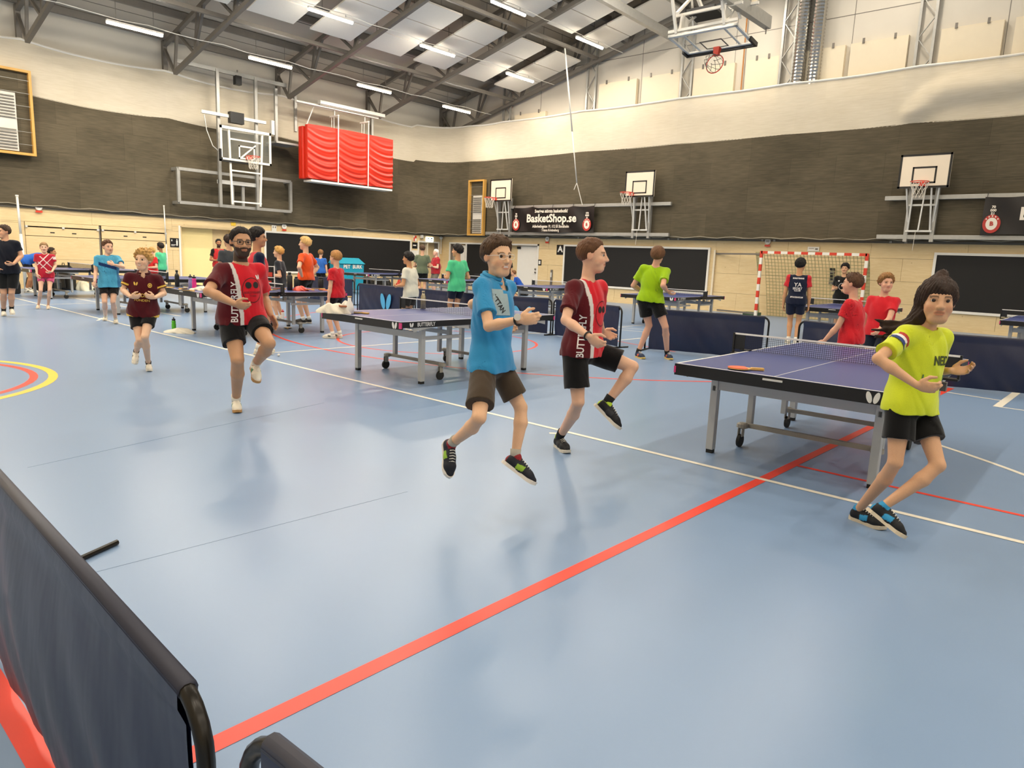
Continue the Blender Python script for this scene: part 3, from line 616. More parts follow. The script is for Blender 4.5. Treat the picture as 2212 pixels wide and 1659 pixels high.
# banners
m_ban = mat('banner_black', '#17110F', .45, var=.15, scale=2); m_banw = mat('banner_print', '#E9DFCF', .6, var=.02); m_banr = mat('banner_red', '#B5352C', .6)
def banner(x0, x1, label, full=True):
    t = thing('shop_banner', label, 'banner'); yb = YB-.6
    def fy(u, v): return yb-.02-.035*math.sin(u*math.pi*8)*v-.02*math.sin(u*23+v*5)
    def fn(u, v):
        return (x0+u*(x1-x0), fy(u, v), 2.63+.03*math.sin(u*9)+(1.0-.05*abs(math.sin(u*math.pi*4)))*v)
    MB().grid(fn, 64, 16).build('cloth', m_ban, t, smooth=True)
    P = MB(); Rd = MB(); w = x1-x0
    put = lambda u, z: (x0+u*w, yb-.075, z)
    tx = lambda s, sz, u, z, sx, bold=0: text_on(P, s, sz, put(u, z), BX, BZ, 0, sx, bold)
    tx('BasketShop.se', .44, .5, 3.17, 1.02, .014)
    tx('Sveriges största basketbutik!', .18, .5, 3.46, .82, .006); tx('Adlerbethsgatan 19, 112 55 Stockholm', .155, .5, 2.86, .78, .004); tx('T-bana Kristineberg', .14, .5, 2.71, .8, .003)
    for u in (.055, .93):
        fnp = lambda a, b, h, u=u: (x0+u*w+a, yb-.07-h, 2.93+b)
        Rd.prism(ellipse(0, 0, .2, .24, 0, 28), 0, .004, fnp); P.prism(ellipse(0, 0, .13, .16, 0, 24), .005, .008, fnp)
        for k in range(5): P.prism([(q[0], q[1]) for q in ellipse(.165*math.sin(-.9+k*.45), .2*math.cos(-.9+k*.45), .016, .022, 0, 8)], .005, .008, fnp)
        text_on(Rd, 'B', .15, put(u, 2.93)+np.array([0, -.012, 0]), BX, BZ, 0, 1, .006)
        for k, s in enumerate(('70', '000', '51') if u < .5 else ('070', '0005', '51')): tx(s, .09, u, 3.36-k*.085, 1, .004)
    P.build('print', m_banw, t); Rd.build('round_logo', m_banr, t)
    for k in range(5): MB().bar((x0+.04+k*(w-.08)/4, yb, 3.6), (x0+.04+k*(w-.08)/4, yb+.05, 3.75), .012).build('tie', m_blk, t)
banner(-20.62, -16.42, 'black shop banner between the left and the middle wall basket')
banner(-3.78, .42, 'black shop banner cut off by the right edge')
# hanging pole on its cord
pa = on_A(1220, 104, -17.0); pb = on_B(1246, 395, YB-.8); pc = on_B(1258, 443, YB-.6)
t = thing('hanging_pole', 'slim white pole hanging aslant in front of the far wall', 'pole')
MB().tube([pa, (pa*.4+pb*.6)], .03, 8).tube([(pa*.4+pb*.6), pb], .022, 8).build('tube', m_white, t, smooth=True); MB().tube([pb, pc], .014, 6).build('cord', m_white, t); MB().tube([pb, pb+np.array([-.12, 0, -.25])], .014, 6).build('hook', m_white, t)
# ---- main basket on the left wall
XH = XA+1.2
t = thing('main_basket', 'large glass basket on its steel frame on the left wall', 'basketball hoop')
y0, y1, z0, z1 = 11.84, 13.73, 4.47, 5.6
MB().b2((XH-.02, y0, z0), (XH, y1, z1)).build('backboard', m_glass, t)
f = MB()
for a, b, c, d in ((y0, z0, y1, z0+.07), (y0, z1-.09, y1, z1), (y0, z0, y0+.07, z1), (y1-.07, z0, y1, z1)): f.b2((XH-.03, a, b), (XH+.012, c, d))
f.build('board_frame', m_white, t)
f = MB(); yc = 12.8
for a, b, c, d in ((yc-.3, z0+.1, yc+.3, z0+.15), (yc-.3, z0+.5, yc+.3, z0+.55), (yc-.3, z0+.1, yc-.25, z0+.55), (yc+.25, z0+.1, yc+.3, z0+.55)): f.b2((XH, a, b), (XH+.006, c, d))
f.build('target_square', m_white, t)
MB().b2((XH-.05, y0-.03, z0-.06), (XH+.03, y1-.5, z0)).b2((XH-.05, y0-.03, z0-.06), (XH+.03, y0+.03, z0+.35)).build('edge_pad', m_blk, t)
rcA = (XH+.42, yc+.02, z0+.18); ring(rcA, .225, .012).build('rim', m_redrim, t, smooth=True); MB().box((XH+.1, yc+.02, z0+.15), (.2, .14, .1)).build('rim_bracket', m_redrim, t)
hoopnet(rcA, .222).build('basket_net', m_cord, t)
for a, b in (((XH-.06, yc-.62, z1), (XH-.06, yc-.55, 3.0)), ((XH-.06, yc+.62, z1-.1), (XH-.06, yc+.5, 3.0))): MB().bar(a, b, .06).build('lift_arm', m_white, t)
for z in (3.1, 4.15, 5.2): MB().bar((XH-.06, yc-.58, z), (XH-.06, yc+.55, z), .05).build('cross_bar', m_white, t)
MB().bar((XH-.04, yc-.25, z0+.1), (XH-.04, yc+.35, z0+.62), .045).build('strut', m_white, t)
t2 = t
t = thing('basket_frame', 'galvanised steel frame that carries the main wall basket', 'frame'); XF = XA+.55
fr = [on_A(*q, XF) for q in ((384, 365), (627, 392), (628, 456), (384, 438))]
ya, yb_, zl, zh = fr[0][1], fr[1][1], (fr[2][2]+fr[3][2])/2, (fr[0][2]+fr[1][2])/2
for z in (zl, zh): MB().b2((XF-.06, ya, z-.05), (XF+.06, yb_, z+.05)).build('horizontal_beam', m_galv, t)
for y in (ya, yb_): MB().b2((XF-.05, y-.05, zl), (XF+.05, y+.05, zh)).build('end_post', m_galv, t)
for y, z in ((ya, zl), (ya, zh), (yb_, zl), (yb_, zh)): MB().b2((XA-.1, y-.04, z-.05), (XF, y+.04, z+.05)).build('wall_arm', m_galv, t)
for y in (12.05, 13.45): MB().b2((XF+.07, y-.05, zl-.05), (XF+.17, y+.05, 7.5)).build('upright', m_galv, t)
for y in (12.55, 12.95): MB().b2((XF-.04, y-.05, zl), (XF+.04, y+.05, zh-.3)).build('inner_post', m_galv, t)
MB().b2((XF-.0, 12.0, zh-.35), (XF+.12, 13.4, zh-.22)).build('blue_tube', m_alu, t)
MB().b2((XF+.0, 10.7, 7.42), (XF+.14, 14.7, 7.54)).build('top_beam', m_galv, t)
MB().b2((XF+.2, 11.4, 5.95), (XF+.3, 13.75, 6.05)).build('drive_beam', m_white, t); MB().b2((XF+.22, 12.35, 5.78), (XF+.42, 12.85, 6.15)).build('motor_box', m_blk, t)
MB().tube([(XF+.25, 11.5, 5.9), (XF+.3, 11.55, 5.4), (XF+.4, 11.7, 4.9), (XF+.5, 11.85, 4.75)], .018, 6).build('chain', m_galv, t)
t = thing('wall_camera', 'small dark camera hanging from the beam over the main basket', 'camera'); p = on_A(513, 174, XF+.1); MB().box(p, (.2, .22, .3)).build('housing', m_blk, t); MB().bar(p, p+np.array([0, 0, .35]), .03).build('bracket', m_steel, t)
# ---- red folded mats on their hoist
XM = XA+1.5; m_mat = vmat('mat_cover', .5, .4, .1, 90)
m_redc = mat('red_vinyl', '#C22812', .42, var=.06, scale=3)
def matpack(x, th, label, k):
    t = thing('landing_mat', label, 'gym mat', (0, 0, 0), 0, 'red mats on the hoist'); y0, y1, z0, z1 = 14.98, 18.93, 4.17, 6.1
    mb = MB()
    def fn(u, v):
        yy = y0+u*(y1-y0); straps = (16.28, 17.68)
        ds = min(abs(yy-s) for s in straps)
        seg = yy-(y0 if yy < straps[0] else straps[0] if yy < straps[1] else straps[1]); segw = (straps[0]-y0 if yy < straps[0] else 1.4)
        tt = seg/segw
        bulge = .05*math.sin(math.pi*min(max(tt, 0), 1))
        zz = v-.34*(tt*tt-1.2*tt)
        fold = (.02*math.sin(zz*2*math.pi*8+u*3)+.01*math.sin(zz*2*math.pi*13.5+u*9))*(1-v)**.7*(0.5+.5*min(1, ds/.3)) * (1 if v < .93 else 0)
        return (x+th/2+bulge*.6+fold-.03*(ds < .05), yy, z0+v*(z1-z0)+.03*math.sin(u*math.pi)*v)
    mb.grid(fn, 90, 110)
    mb.build('front_cover', m_redc, t, smooth=True)
    MB().b2((x-th/2, y0, z0), (x+th/2-.03, y1, z1)).build('core', m_redc, t, bevel=.03)
    return t
t = matpack(XM, .2, 'front red landing mat of the hoisted stack, creased vinyl cover', 0)
t = thing('landing_mat', 'rear red landing mat of the hoisted stack', 'gym mat', (0, 0, 0), 0, 'red mats on the hoist'); MB().b2((XM-.42, 14.9, 4.15), (XM-.12, 18.9, 6.04)).build('core', m_redc, t, bevel=.03); MB().b2((XM-.28, 14.88, 4.2), (XM-.26, 14.9, 6.0)).build('seam', m_redc, t)
t = thing('mat_hoist', 'white hoist frame with straps that holds the red mats', 'hoist')
MB().b2((XM-.4, 15.1, 4.06), (XM+.13, 18.9, 4.13)).build('tray', m_white, t)
for y in (16.28, 17.68):
    MB().bar((XM+.135, y, 4.08), (XM+.15, y, 6.55), .035, .02).build('strap', m_white, t); MB().bar((XM-.4, y, 6.6), (XM+.16, y, 6.6), .05).build('spreader', m_white, t); MB().bar((XM-.1, y, 6.6), (XM-.1, y, 6.9), .025).build('hanger', m_white, t)
    for dx in (-.3, -.15): MB().bar((XM+dx, y, 6.1), (XM+dx, y, 6.6), .02).build('rope', m_white, t)
MB().b2((XM-.2, 15.6, 6.93), (XM+.0, 18.6, 7.05)).build('top_beam', m_white, t); MB().b2((XM-.3, 14.7, 6.85), (XM-.16, 18.4, 6.91)).build('guide_rail', m_white, t); MB().b2((XM+.05, 15.5, 6.85), (XM+.1, 18.2, 6.89)).build('drive_shaft', m_steel, t)
MB().b2((XM-.9, 14.2, 5.4), (XM-.8, 14.3, 7.3)).build('side_post', m_galv, t); MB().b2((XM-1.2, 14.0, 5.33), (XM-.4, 14.9, 5.4)).build('side_arm', m_galv, t); MB().box((XM-.85, 14.1, 5.9), (.12, .12, .5)).build('winch', m_alu, t)
MB().bar((XM-.3, 15.5, 6.85), (XM-.3, 15.15, 6.05), .03).build('stay', m_white, t)
for y in (15.35, 18.95): MB().b2((XM-1.4, y-.05, 6.0), (XM-1.3, y+.05, 7.3)).build('rear_post', m_galv, t)
# ---- folded ceiling basket
YC = 17.3
fl_, fr_ = on_B(1487, 118, YC), on_B(1629, 94, YC); bl_, br_ = on_floor(1448, 88, fl_[2]+.12), on_floor(1606, 66, fl_[2]+.12)
t = thing('ceiling_basket', 'glass basket folded up under the roof on a white tube frame', 'basketball hoop')
bx = (fr_-fl_)/np.linalg.norm(fr_-fl_); mid = (fl_+fr_)/2; by = (bl_+br_)/2-mid; by -= bx*(by@bx); by = by/np.linalg.norm(by); bn = np.cross(bx, by)
if bn[2] > 0: bn = -bn
wB, hB = 1.8, 1.05; Q = lambda u, v, h=0: mid+bx*u*wB/2+by*v*hB+bn*h
def slab(mb, u0, v0, u1, v1, h0, h1): return mb.add([Q(u0, v0, h0), Q(u1, v0, h0), Q(u1, v1, h0), Q(u0, v1, h0), Q(u0, v0, h1), Q(u1, v0, h1), Q(u1, v1, h1), Q(u0, v1, h1)], [(3, 2, 1, 0), (4, 5, 6, 7), (0, 1, 5, 4), (1, 2, 6, 5), (2, 3, 7, 6), (3, 0, 4, 7)])
slab(MB(), -1, 0, 1, 1, -.01, .01).build('backboard', m_glass, t)
f = MB(); slab(f, -1, 0, 1, .06, -.03, .012); slab(f, -1, .92, 1, 1, -.05, .012); slab(f, -1, 0, -.92, 1, -.03, .012); slab(f, .92, 0, 1, 1, -.03, .012); slab(f, -.62, 0, -.56, 1, -.04, -.02); slab(f, .56, 0, .62, 1, -.04, -.02); f.build('board_frame', m_alu, t)
f = MB(); slab(f, -.3, .12, .3, .16, .011, .014); slab(f, -.3, .5, .3, .54, .011, .014); slab(f, -.33, .12, -.29, .54, .011, .014); slab(f, .29, .12, .33, .54, .011, .014); f.build('target_square', m_steel, t)
f = MB(); slab(f, -1.03, -.06, 1.03, 0, -.04, .06); slab(f, .98, -.06, 1.05, .3, -.04, .06); slab(f, -1.05, -.06, -.98, .2, -.04, .06); f.build('edge_pad', m_blk, t)
rc0 = Q(0, .14, .42); Rr = np.stack([bx, bn, -by if False else np.cross(bx, bn)], 1)
ring(rc0, .225, .013, Rr).build('rim', m_redrim, t, smooth=True); MB().add([Q(-.09, .08, .02), Q(.09, .08, .02), Q(.07, .1, .22), Q(-.07, .1, .22), Q(-.09, .2, .02), Q(.09, .2, .02), Q(.07, .18, .22), Q(-.07, .18, .22)], [(3, 2, 1, 0), (4, 5, 6, 7), (0, 1, 5, 4), (1, 2, 6, 5), (2, 3, 7, 6), (3, 0, 4, 7)]).build('rim_bracket', m_redrim, t)
hoopnet(rc0, .222, 9, .3, np.stack([bx, bn, by], 1)@np.diag([1, 1, -1.])).build('basket_net', m_steel, t)
zc = lambda p: roof(p[0])+.9
for u in (-.75, .65):
    a = Q(u, 1, -.06); MB().bar(a, a+np.array([0, -.3, .7]), .06).build('link_arm', m_white, t)
    MB().bar(a+np.array([0, .1, .1]), Q(u*.7, .2, -1.0), .05).build('link_arm', m_white, t)
    MB().bar(Q(u*.8, .1, -.9), Q(u*1.3, 1.9, -2.4), .07).build('drop_tube', m_white, t); MB().bar(Q(u, 1.1, -.5), Q(u*1.6, -.6, -2.2), .06).build('drop_tube', m_white, t); MB().bar(Q(u, .3, -.5), Q(u*.3, 2.0, -2.2), .045).build('drop_tube', m_white, t)
for v, h in ((1.0, -.12), (.15, -.9), (.9, -.55), (1.5, -1.4)): MB().bar(Q(-1.0, v, h), Q(1.0, v, h), .06).build('cross_tube', m_white, t)
slab(MB(), -.75, .2, .1, .75, -.75, -.68).build('back_pad', m_blk, t); slab(MB(), .55, .7, .62, 1.0, -.5, -.1).build('hinge_plate', m_white, t); slab(MB(), -.7, .7, -.63, 1.0, -.5, -.1).build('hinge_plate', m_white, t)
pb1a, pb1b = on_B(1461, 84, YB-.2), None
t = thing('hoist_beam', 'long grey beam left of the folded ceiling basket', 'beam', (0, 0, 0), 0, 'beams of the ceiling basket'); e = on_B(1461, 84, YB-.1); MB().bar(e, (e[0]+.3, 7.5, e[2]+.2), .16, .26).build('beam', m_galv, t); MB().bar((e[0]+.1, 18, e[2]+.1), (e[0]+.1, 18, e[2]+1.8), .08).build('hanger', m_galv, t)
t = thing('hoist_beam', 'grey beam end with bolts right of the folded ceiling basket', 'beam', (0, 0, 0), 0, 'beams of the ceiling basket'); e = on_B(1660, 50, 18.5); MB().bar(e, (e[0]-.1, 9.5, e[2]+.1), .16, .3).build('beam', m_galv, t); MB().bar((e[0], 17.6, e[2]), (e[0], 17.6, roof(e[0])+1.2), .1).build('hanger', m_cream, t)
MB().tube([e+np.array([.02, -.15, -.15]), e+np.array([.02, -.15, -.3])], .015, 6).build('bolt', m_steel, t)
# ---- goal
t = thing('handball_goal', 'red and white goal with pale net in front of the far wall', 'goal'); GY = 22.15; gx0, gx1 = -9.55, -6.34; gh = 2.08
m_gr = mat('goal_red', '#D23A22', .4); m_gw = mat('goal_white', '#E9E4D8', .4)
def striped(a, b, k, first):
    a = np.array(a); b = np.array(b)
    for i in range(k):
        p, q = a+(b-a)*i/k, a+(b-a)*(i+1)/k
        MB().bar(p, q, .08).build('post_segment', m_gr if (i+first) % 2 == 0 else m_gw, t)
striped((gx0+.04, GY, 0), (gx0+.04, GY, gh), 10, 1); striped((gx1-.04, GY, 0), (gx1-.04, GY, gh), 10, 1); striped((gx0+.04, GY, gh-.04), (gx1-.04, GY, gh-.04), 15, 0)
def ncord(mb, fn, nu, nv):
    for i in range(nu+1): mb.tube([fn(i/nu, v) for v in np.linspace(0, 1, 9)], .009, 3, cap=False)
    for j in range(nv+1): mb.tube([fn(u, j/nv) for u in np.linspace(0, 1, 13)], .009, 3, cap=False)
nb = MB()
ncord(nb, lambda u, v: (gx0+.05+u*(gx1-gx0-.1), GY+.15+.75*(1-v)**.8+.12*math.sin(u*math.pi)*(1-v)*v*4, 2.02*v+.02), 30, 20)
ncord(nb, lambda u, v: (gx0+.03-.25*(u > .0)*u, GY+u*(.15+.75*(1-v)**.8), 2.02*v+.02), 7, 20)
ncord(nb, lambda u, v: (gx1-.03, GY+u*(.15+.75*(1-v)**.8), 2.02*v+.02), 7, 20)
nb.build('goal_net', mat('net_yellow', '#A59E70', .8), t)
MB().bar((gx0, GY, 1.98), (-11.6, YB, 1.98), .05).build('wall_stay', m_steel, t); MB().bar((gx0, GY, .1), (-11.3, YB-.1, .06), .05).build('ground_stay', m_steel, t); MB().bar((-11.6, YB-.05, 0), (-11.6, YB-.05, 2.1), .06).build('wall_rail', m_cream, t); MB().box((gx0-.3, GY+.5, .06), (.5, .3, .1)).build('foot_plate', mat('green_plate', '#4F6B4C', .6), t)
t = thing('wall_holder', 'small black and white holder on the wall behind the goal', 'holder'); p = on_B(1797, 597, YB-.05); MB().box(p, (.12, .06, .5)).build('body', m_steel, t); MB().box(p+np.array([0, -.03, .22]), (.14, .05, .06)).box(p+np.array([0, -.03, .0]), (.08, .03, .2)).build('fitting', m_blk, t)
# ================================================================== TABLES
m_ttop = mat('table_blue', '#3C4A86', .33, var=.05, scale=30); m_pink = mat('pink_mark', '#D23C78', .5); m_leg = mat('leg_silver', '#B9B8B4', .4, .35, var=.05)
m_tw = mat('table_white', '#E6E4E0', .4); m_rub = mat('rubber', '#17150F', .7); m_cast = mat('caster_grey', '#9B9588', .5); m_tnet = mat('table_net', '#14161B', .7)
def make_table(label):
    t = thing('tennis_table', label, 'table', (0, 0, 0), 0, 'table tennis tables'); A, L = .7625, 1.37
    for s in (-1, 1):
        tp = MB().b2((-A, s*.004 if s > 0 else -L, .735), (A, L if s > 0 else -.004, .76)).build('tabletop', m_ttop, t)
        e = MB(); z0, z1 = .7602, .7612; w = .02
        ya, yb = (.004, L) if s > 0 else (-L, -.004)
        e.b2((-A, ya, z0), (-A+w, yb, z1)).b2((A-w, ya, z0), (A, yb, z1)).b2((-.0025, ya, z0), (.0025, yb, z1)); ye = L-w if s > 0 else -L; e.b2((-A, ye, z0), (A, ye+w, z1)); e.build('edge_line', m_tw, tp)
        ap = MB().b2((-A-.002, s*L-.03, .672), (A+.002, s*L+.003, .757)) if s > 0 else MB().b2((-A-.002, -L-.003, .672), (A+.002, -L+.03, .757)); ap.build('end_apron', m_blk, t)
        MB().b2((-.07, s*(L+.004)-.006, .728), (.07, s*(L+.004)+.006, .742)).build('maker_plate', m_alu, t)
        for q in (-1, 1):
            y0, y1 = (.02, L-.03) if s > 0 else (-L+.03, -.02)
            MB().b2((q*A-.03 if q > 0 else -A-.003, y0, .69), (q*A+.003 if q > 0 else -A+.03, y1, .757)).build('side_apron', m_blk, t)
            yc, hw = s*.74, .44                                      # silver arch under the long side
            top = [(yc-hw+2*hw*i/16, .694) for i in range(17)]; bot = [(yc+hw-2*hw*i/16, .635+.05*(1-((i-8)/8)**2)) for i in range(17)]
            MB().prism(top+bot, -.006, .006, lambda u, v, h, q=q: (q*(A-.012)+h, u, v)).build('arch', m_leg, t)
            lg = MB().b2((q*.616-.03, s*.93-.03, .03), (q*.616+.03, s*.93+.03, .7)).build('leg', m_leg, t, bevel=.004)
            MB().b2((q*.616-.026, s*.93-.026, 0), (q*.616+.026, s*.93+.026, .03)).build('foot', m_rub, lg)
            MB().b2((q*.52-.025, s*.4-.025, .16), (q*.52+.025, s*.4+.025, .7)).build('inner_leg', m_leg, t, bevel=.004)
            MB().b2((q*.616-.012, s*.3 if s > 0 else -.96, .52), (q*.616+.012, .96 if s > 0 else s*.3, .56)).build('side_rail', m_leg, t)
            MB().lathe([(.028, 0), (.05, .01), (.05, .04), (.03, .05)], (q*.53, s*.52, .155), 12).build('caster_mount', m_cast, t)
            cs = MB().b2((q*.53-.02, s*.54-.03, .09), (q*.53-.014, s*.54+.02, .16)).b2((q*.53+.014, s*.54-.03, .09), (q*.53+.02, s*.54+.02, .16)).build('caster', m_cast, t)
            wh = MB(); wh.tube([(q*.53-.013, s*.55, .055), (q*.53+.013, s*.55, .055)], .055, 16); wh.build('wheel', m_rub, cs, smooth=False)
        MB().b2((-.6, s*.93-.02, .53), (.6, s*.93+.02, .61)).build('end_rail', m_leg, t)
        MB().b2((-.53, s*.49-.02, .165), (.53, s*.49+.02, .2)).build('caster_beam', m_cast, t)
        MB().b2((-.52, s*.4-.012, .55), (.52, s*.4+.012, .6)).build('inner_rail', m_leg, t)
    lg = MB()
    for s in (-1, 1):                                                # emblem, pink block, lettering
        f = lambda u, v, h, s=s: (-s*(.655)+u*-s, s*(L+.0035+h), .715+v)
        for w in wings(.085): lg.prism(w, 0, .002, f)
        f2 = lambda u, v, h, s=s: (-s*(A+.0035+h), s*1.22+u, .722+v)
        for w in wings(.055): lg.prism(w, 0, .002, f2)
        text_on(lg, 'BUTTERFLY', .062, (-s*(A+.006), -s*-1.0, .722), np.array([0, -s*1., 0]), BZ, 0, .85, .001)
    lg.build('maker_mark', m_tw, t)
    for s in (-1, 1):
        MB().b2((-s*(A+.006), s*(L-.01), .685), (-s*(A-.03), s*(L+.006), .75)).build('corner_mark', m_pink, t); MB().b2((s*(A+.006), s*(L-.02), .69), (s*(A-.01), s*(L+.006), .74)).build('corner_mark', m_pink, t)
    for q in (-1, 1):
        MB().b2((q*.905-.008, -.012, .73), (q*.905+.008, .012, .915)).build('net_post', m_blk, t); MB().b2((q*.75, -.05, .72), (q*.91, .05, .735)).b2((q*.74, -.03, .761), (q*.83, .03, .77)).build('clamp', m_blk, t)
        MB().b2((q*.9, -.004, .77), (q*.8, .004, .905)).build('net_sleeve', m_tnet, t)
        MB().box((q*.8, .07, .655), (.05, .05, .07)).build('ball_holder', m_steel, t)
    n = MB()
    for i in range(106): x = -.905+1.81*i/105; n.b2((x-.0011, -.001, .763), (x+.0011, .001, .908))
    for j in range(9): z = .768+j*.0165; n.b2((-.905, -.001, z-.0011), (.905, .001, z+.0011))
    n.build('net', m_tnet, t)
    MB().b2((-.905, -.005, .9), (.905, .005, .915)).build('net_tape', m_tw, t)
    return t
tb0 = make_table('table tennis table nearest the viewer, an orange bat lying on it'); tb0.location = (-1.95, 6.25, 0); tb0.rotation_euler = (0, 0, .02)
kd = children(tb0)
for loc, rz, lab in (((-6.94, 6.34, 0), .012, 'table tennis table behind the boy in blue, a hat and towel on its corner'),
    ((-12.13, 6.5, 0), -.02, 'table behind the man with glasses, strewn with bats and bottles'), ((-16.85, 6.45, 0), .0, 'table behind the child in maroon'),
    ((-21.75, 6.5, 0), .03, 'table at the far left, a person bent over it'), ((-21.95, 16.9, 0), .05, 'table in front of the long left wall board, beside the turquoise bin'),
    ((-17.2, 16.4, 0), .03, 'table in front of the two men by the corner door'), ((-13.2, 16.45, 0), .02, 'table between the boy in blue and the boy in red, far row'),
    ((-9.3, 16.5, 0), .03, 'table in front of the player in neon green'), ((-5.05, 16.8, 0), .04, 'table between the two players in front of the goal'), ((-1.4, 17.2, 0), .03, 'table cut by the right edge in front of the black board')):
    copy_tree(tb0, loc, rz, lab, 'table tennis tables', kd)
# ================================================================== BARRIERS
m_navy = mat('barrier_navy', '#161E3C', .4, var=.15, scale=5, bump=.5, bscale=9, stretch=(1, 1, .35)); m_wing = mat('wing_blue', '#4FA3CF', .5); m_tube_b = mat('barrier_tube', '#1E1A14', .3, .4)
def barrier(a, b, label, logo=None, h=.73, feet=True, seed=0., group='navy table tennis barriers'):
    a = np.array([*a, 0.]); b = np.array([*b, 0.]); d = b-a; L = np.linalg.norm(d); d /= L; n = np.array([d[1], -d[0], 0])
    t = thing('barrier', label, 'barrier', tuple(a), math.atan2(d[1], d[0]), group)     # local: x along, -y to the viewer side
    r = .016
    path = [(0, 0, .02), (0, 0, h-.1)]+[(.1*(1-math.cos(q)), 0, h-.1+.1*math.sin(q)) for q in np.linspace(.3, math.pi/2, 5)]
    MB().tube(path+[(L-p[0], 0, p[2]) for p in path[::-1]], r, 10).build('frame_tube', m_tube_b, t, smooth=True)
    ins = .07
    def fn(sd):
        def g(u, v):
            s = ins+u*(L-2*ins); dz = h*(1-v)
            belly = .055*math.sin(math.pi*u)*math.sin(math.pi*min(dz/h, 1)*.9)+.012*math.sin(u*19+v*6+seed)*dz+.01*math.sin(u*41+v*11+seed)*dz
            zz = (.02+.02*math.sin(u*math.pi))*(1-v)+v*(h+.004)
            edge = 0 if v < 1 else 0
            return (s, -belly*(1 if v < .97 else .2)+sd*(.004+(.014 if v > .93 else 0)), zz)
        return g
    mb = MB().grid(fn(-1), 48, 20).grid(fn(1), 48, 20)
    c = mb.build('cloth', m_navy, t, smooth=True)
    MB().tube([(ins, 0, h), (L-ins, 0, h)], r+.003, 10).build('top_hem', mat('hem_navy', '#2A2B3A', .5), t, smooth=True)
    if logo is not None:
        lg = MB()
        for w in wings(.4):
            lg.prism([(q[0]*1.05, q[1]*1.05) for q in w], 0, .004, lambda u, v, hh: (logo+u, -.085-hh, .37+v))
        lg.build('emblem', m_wing, t)
    if feet:
        for x in (.02, L-.02): MB().tube([(x, -.22, .014), (x, .22, .014)], .013, 8).build('foot_bar', m_tube_b, t)
    return t
barrier((-3.42, .56), (-1.09, .47), 'large navy barrier in the lower left corner, nearest the viewer', seed=1., feet=False)
t = [o for o in bpy.data.objects if o.name.startswith('barrier')][-1]
b1 = [o for o in bpy.data.objects if o.get('label', '').startswith('large navy barrier')][0]
MB().tube([(.02, .02, .014), (-.3, .62, .014)], .014, 8).tube([(.02, -.25, .014), (.02, .1, .014)], .013, 8).build('foot_bar', m_tube_b, b1)
MB().tube([(.02, -.0, .2), (.02, -.0, .0)], .02, 8).build('clamp', m_rub, b1)
MB().tube([(2.35, -.01, .52), (2.42, -.01, .52)], .008, 6).tube([(2.35, -.01, .6), (2.42, -.01, .6)], .008, 6).build('coupling_bolt', m_alu, b1)
barrier((-1.0, .50), (1.3, .62), 'navy barrier end with black tube at the bottom edge', seed=2.5, feet=False)
barrier((-15.05, 10.75), (-12.8, 10.7), 'navy barrier with light blue emblem left of the boy in white', logo=1.3, seed=.3)
barrier((-12.75, 10.72), (-10.5, 10.75), 'navy barrier behind the boys in white and mint green', seed=3.)
barrier((-10.4, 10.78), (-9.15, 11.3), 'short navy barrier part hidden by the boy in blue', logo=.75, seed=4.)
barrier((-9.06, 11.26), (-7.06, 10.72), 'navy barrier between the boy in blue and the boy in red', seed=5.)
barrier((-6.68, 10.95), (-4.66, 11.42), 'navy barrier behind the legs of the player in neon green', seed=6.)
barrier((-4.12, 11.3), (-2.35, 11.0), 'navy barrier behind the net of the nearest table', seed=7.)
barrier((-2.25, 11.08), (-.1, 11.55), 'navy barrier at the right edge behind the girl in yellow', logo=1.75, seed=8.)
barrier((-19.2, 11.9), (-17.1, 12.1), 'navy barrier beyond the boy in orange', seed=9.)
# ================================================================== SMALL THINGS
def bottle(p, prof, mats, label, cap=None, name='bottle'):
    """prof: body profile; cap: list of (profile, material)"""
    t = thing(name, label, 'bottle', tuple(p))
    MB().lathe(prof, (0, 0, 0), 18).build('body', mats, t, smooth=True)
    for pr, m in cap or []: MB().lathe(pr, (0, 0, 0), 14).build('cap', m, t, smooth=True)
    return t
m_green = mat('bottle_green', '#4FB01F', .35); m_pinkb = mat('bottle_pink', '#D42A86', .35); m_stl = mat('bottle_steel', '#A49B84', .3, .7); m_wt = mat('bottle_white', '#E8E2D8', .4); m_rc = mat('cap_red', '#C23A32', .4)
std = [(.03, 0), (.036, .01), (.036, .13), (.03, .15), (.036, .17), (.028, .195)]
capp = lambda m: [([(.03, .195), (.03, .22), (.012, .225), (.012, .25)], m)]
bottle(on_floor(376, 716), std, m_green, 'green sports bottle on the floor beside a white towel', capp(m_blk))
bottle(on_floor(611, 694), std, m_wt, 'white bottle with red cap on the floor under the table', capp(m_rc))
bottle(on_floor(420, 626, .762), std, m_pinkb, 'pink bottle on the table behind the man with glasses', capp(m_blk))
bottle(on_floor(383, 620, .762), [(.034, 0), (.038, .01), (.038, .2), (.03, .23), (.018, .24), (.018, .27)], m_blk, 'black flask on the table behind the child in maroon', [([(.02, .27), (.024, .275), (.02, .3)], m_blk)])
bottle(on_floor(412, 624, .762), std, mat('bottle_lilac', '#8C87B5', .3), 'lilac bottle beside the pink bottle', capp(m_blk))
bottle(on_floor(914, 667, .762), [(.034, 0), (.036, .005), (.036, .17), (.022, .2), (.02, .22)], m_stl, 'steel bottle standing behind the net of the second table', [([(.022, .22), (.022, .25)], m_stl)])
bottle((-21.6, 17.9, .762), std, m_wt, 'white bottle with red cap on the far left table', capp(m_rc))
bottle(on_floor(626, 627, .762), [(.045, 0), (.05, .01), (.05, .26), (.03, .29)], m_blk, 'black bottle beside the net post of the bat strewn table', [([(.028, .29), (.028, .33)], m_blk)])
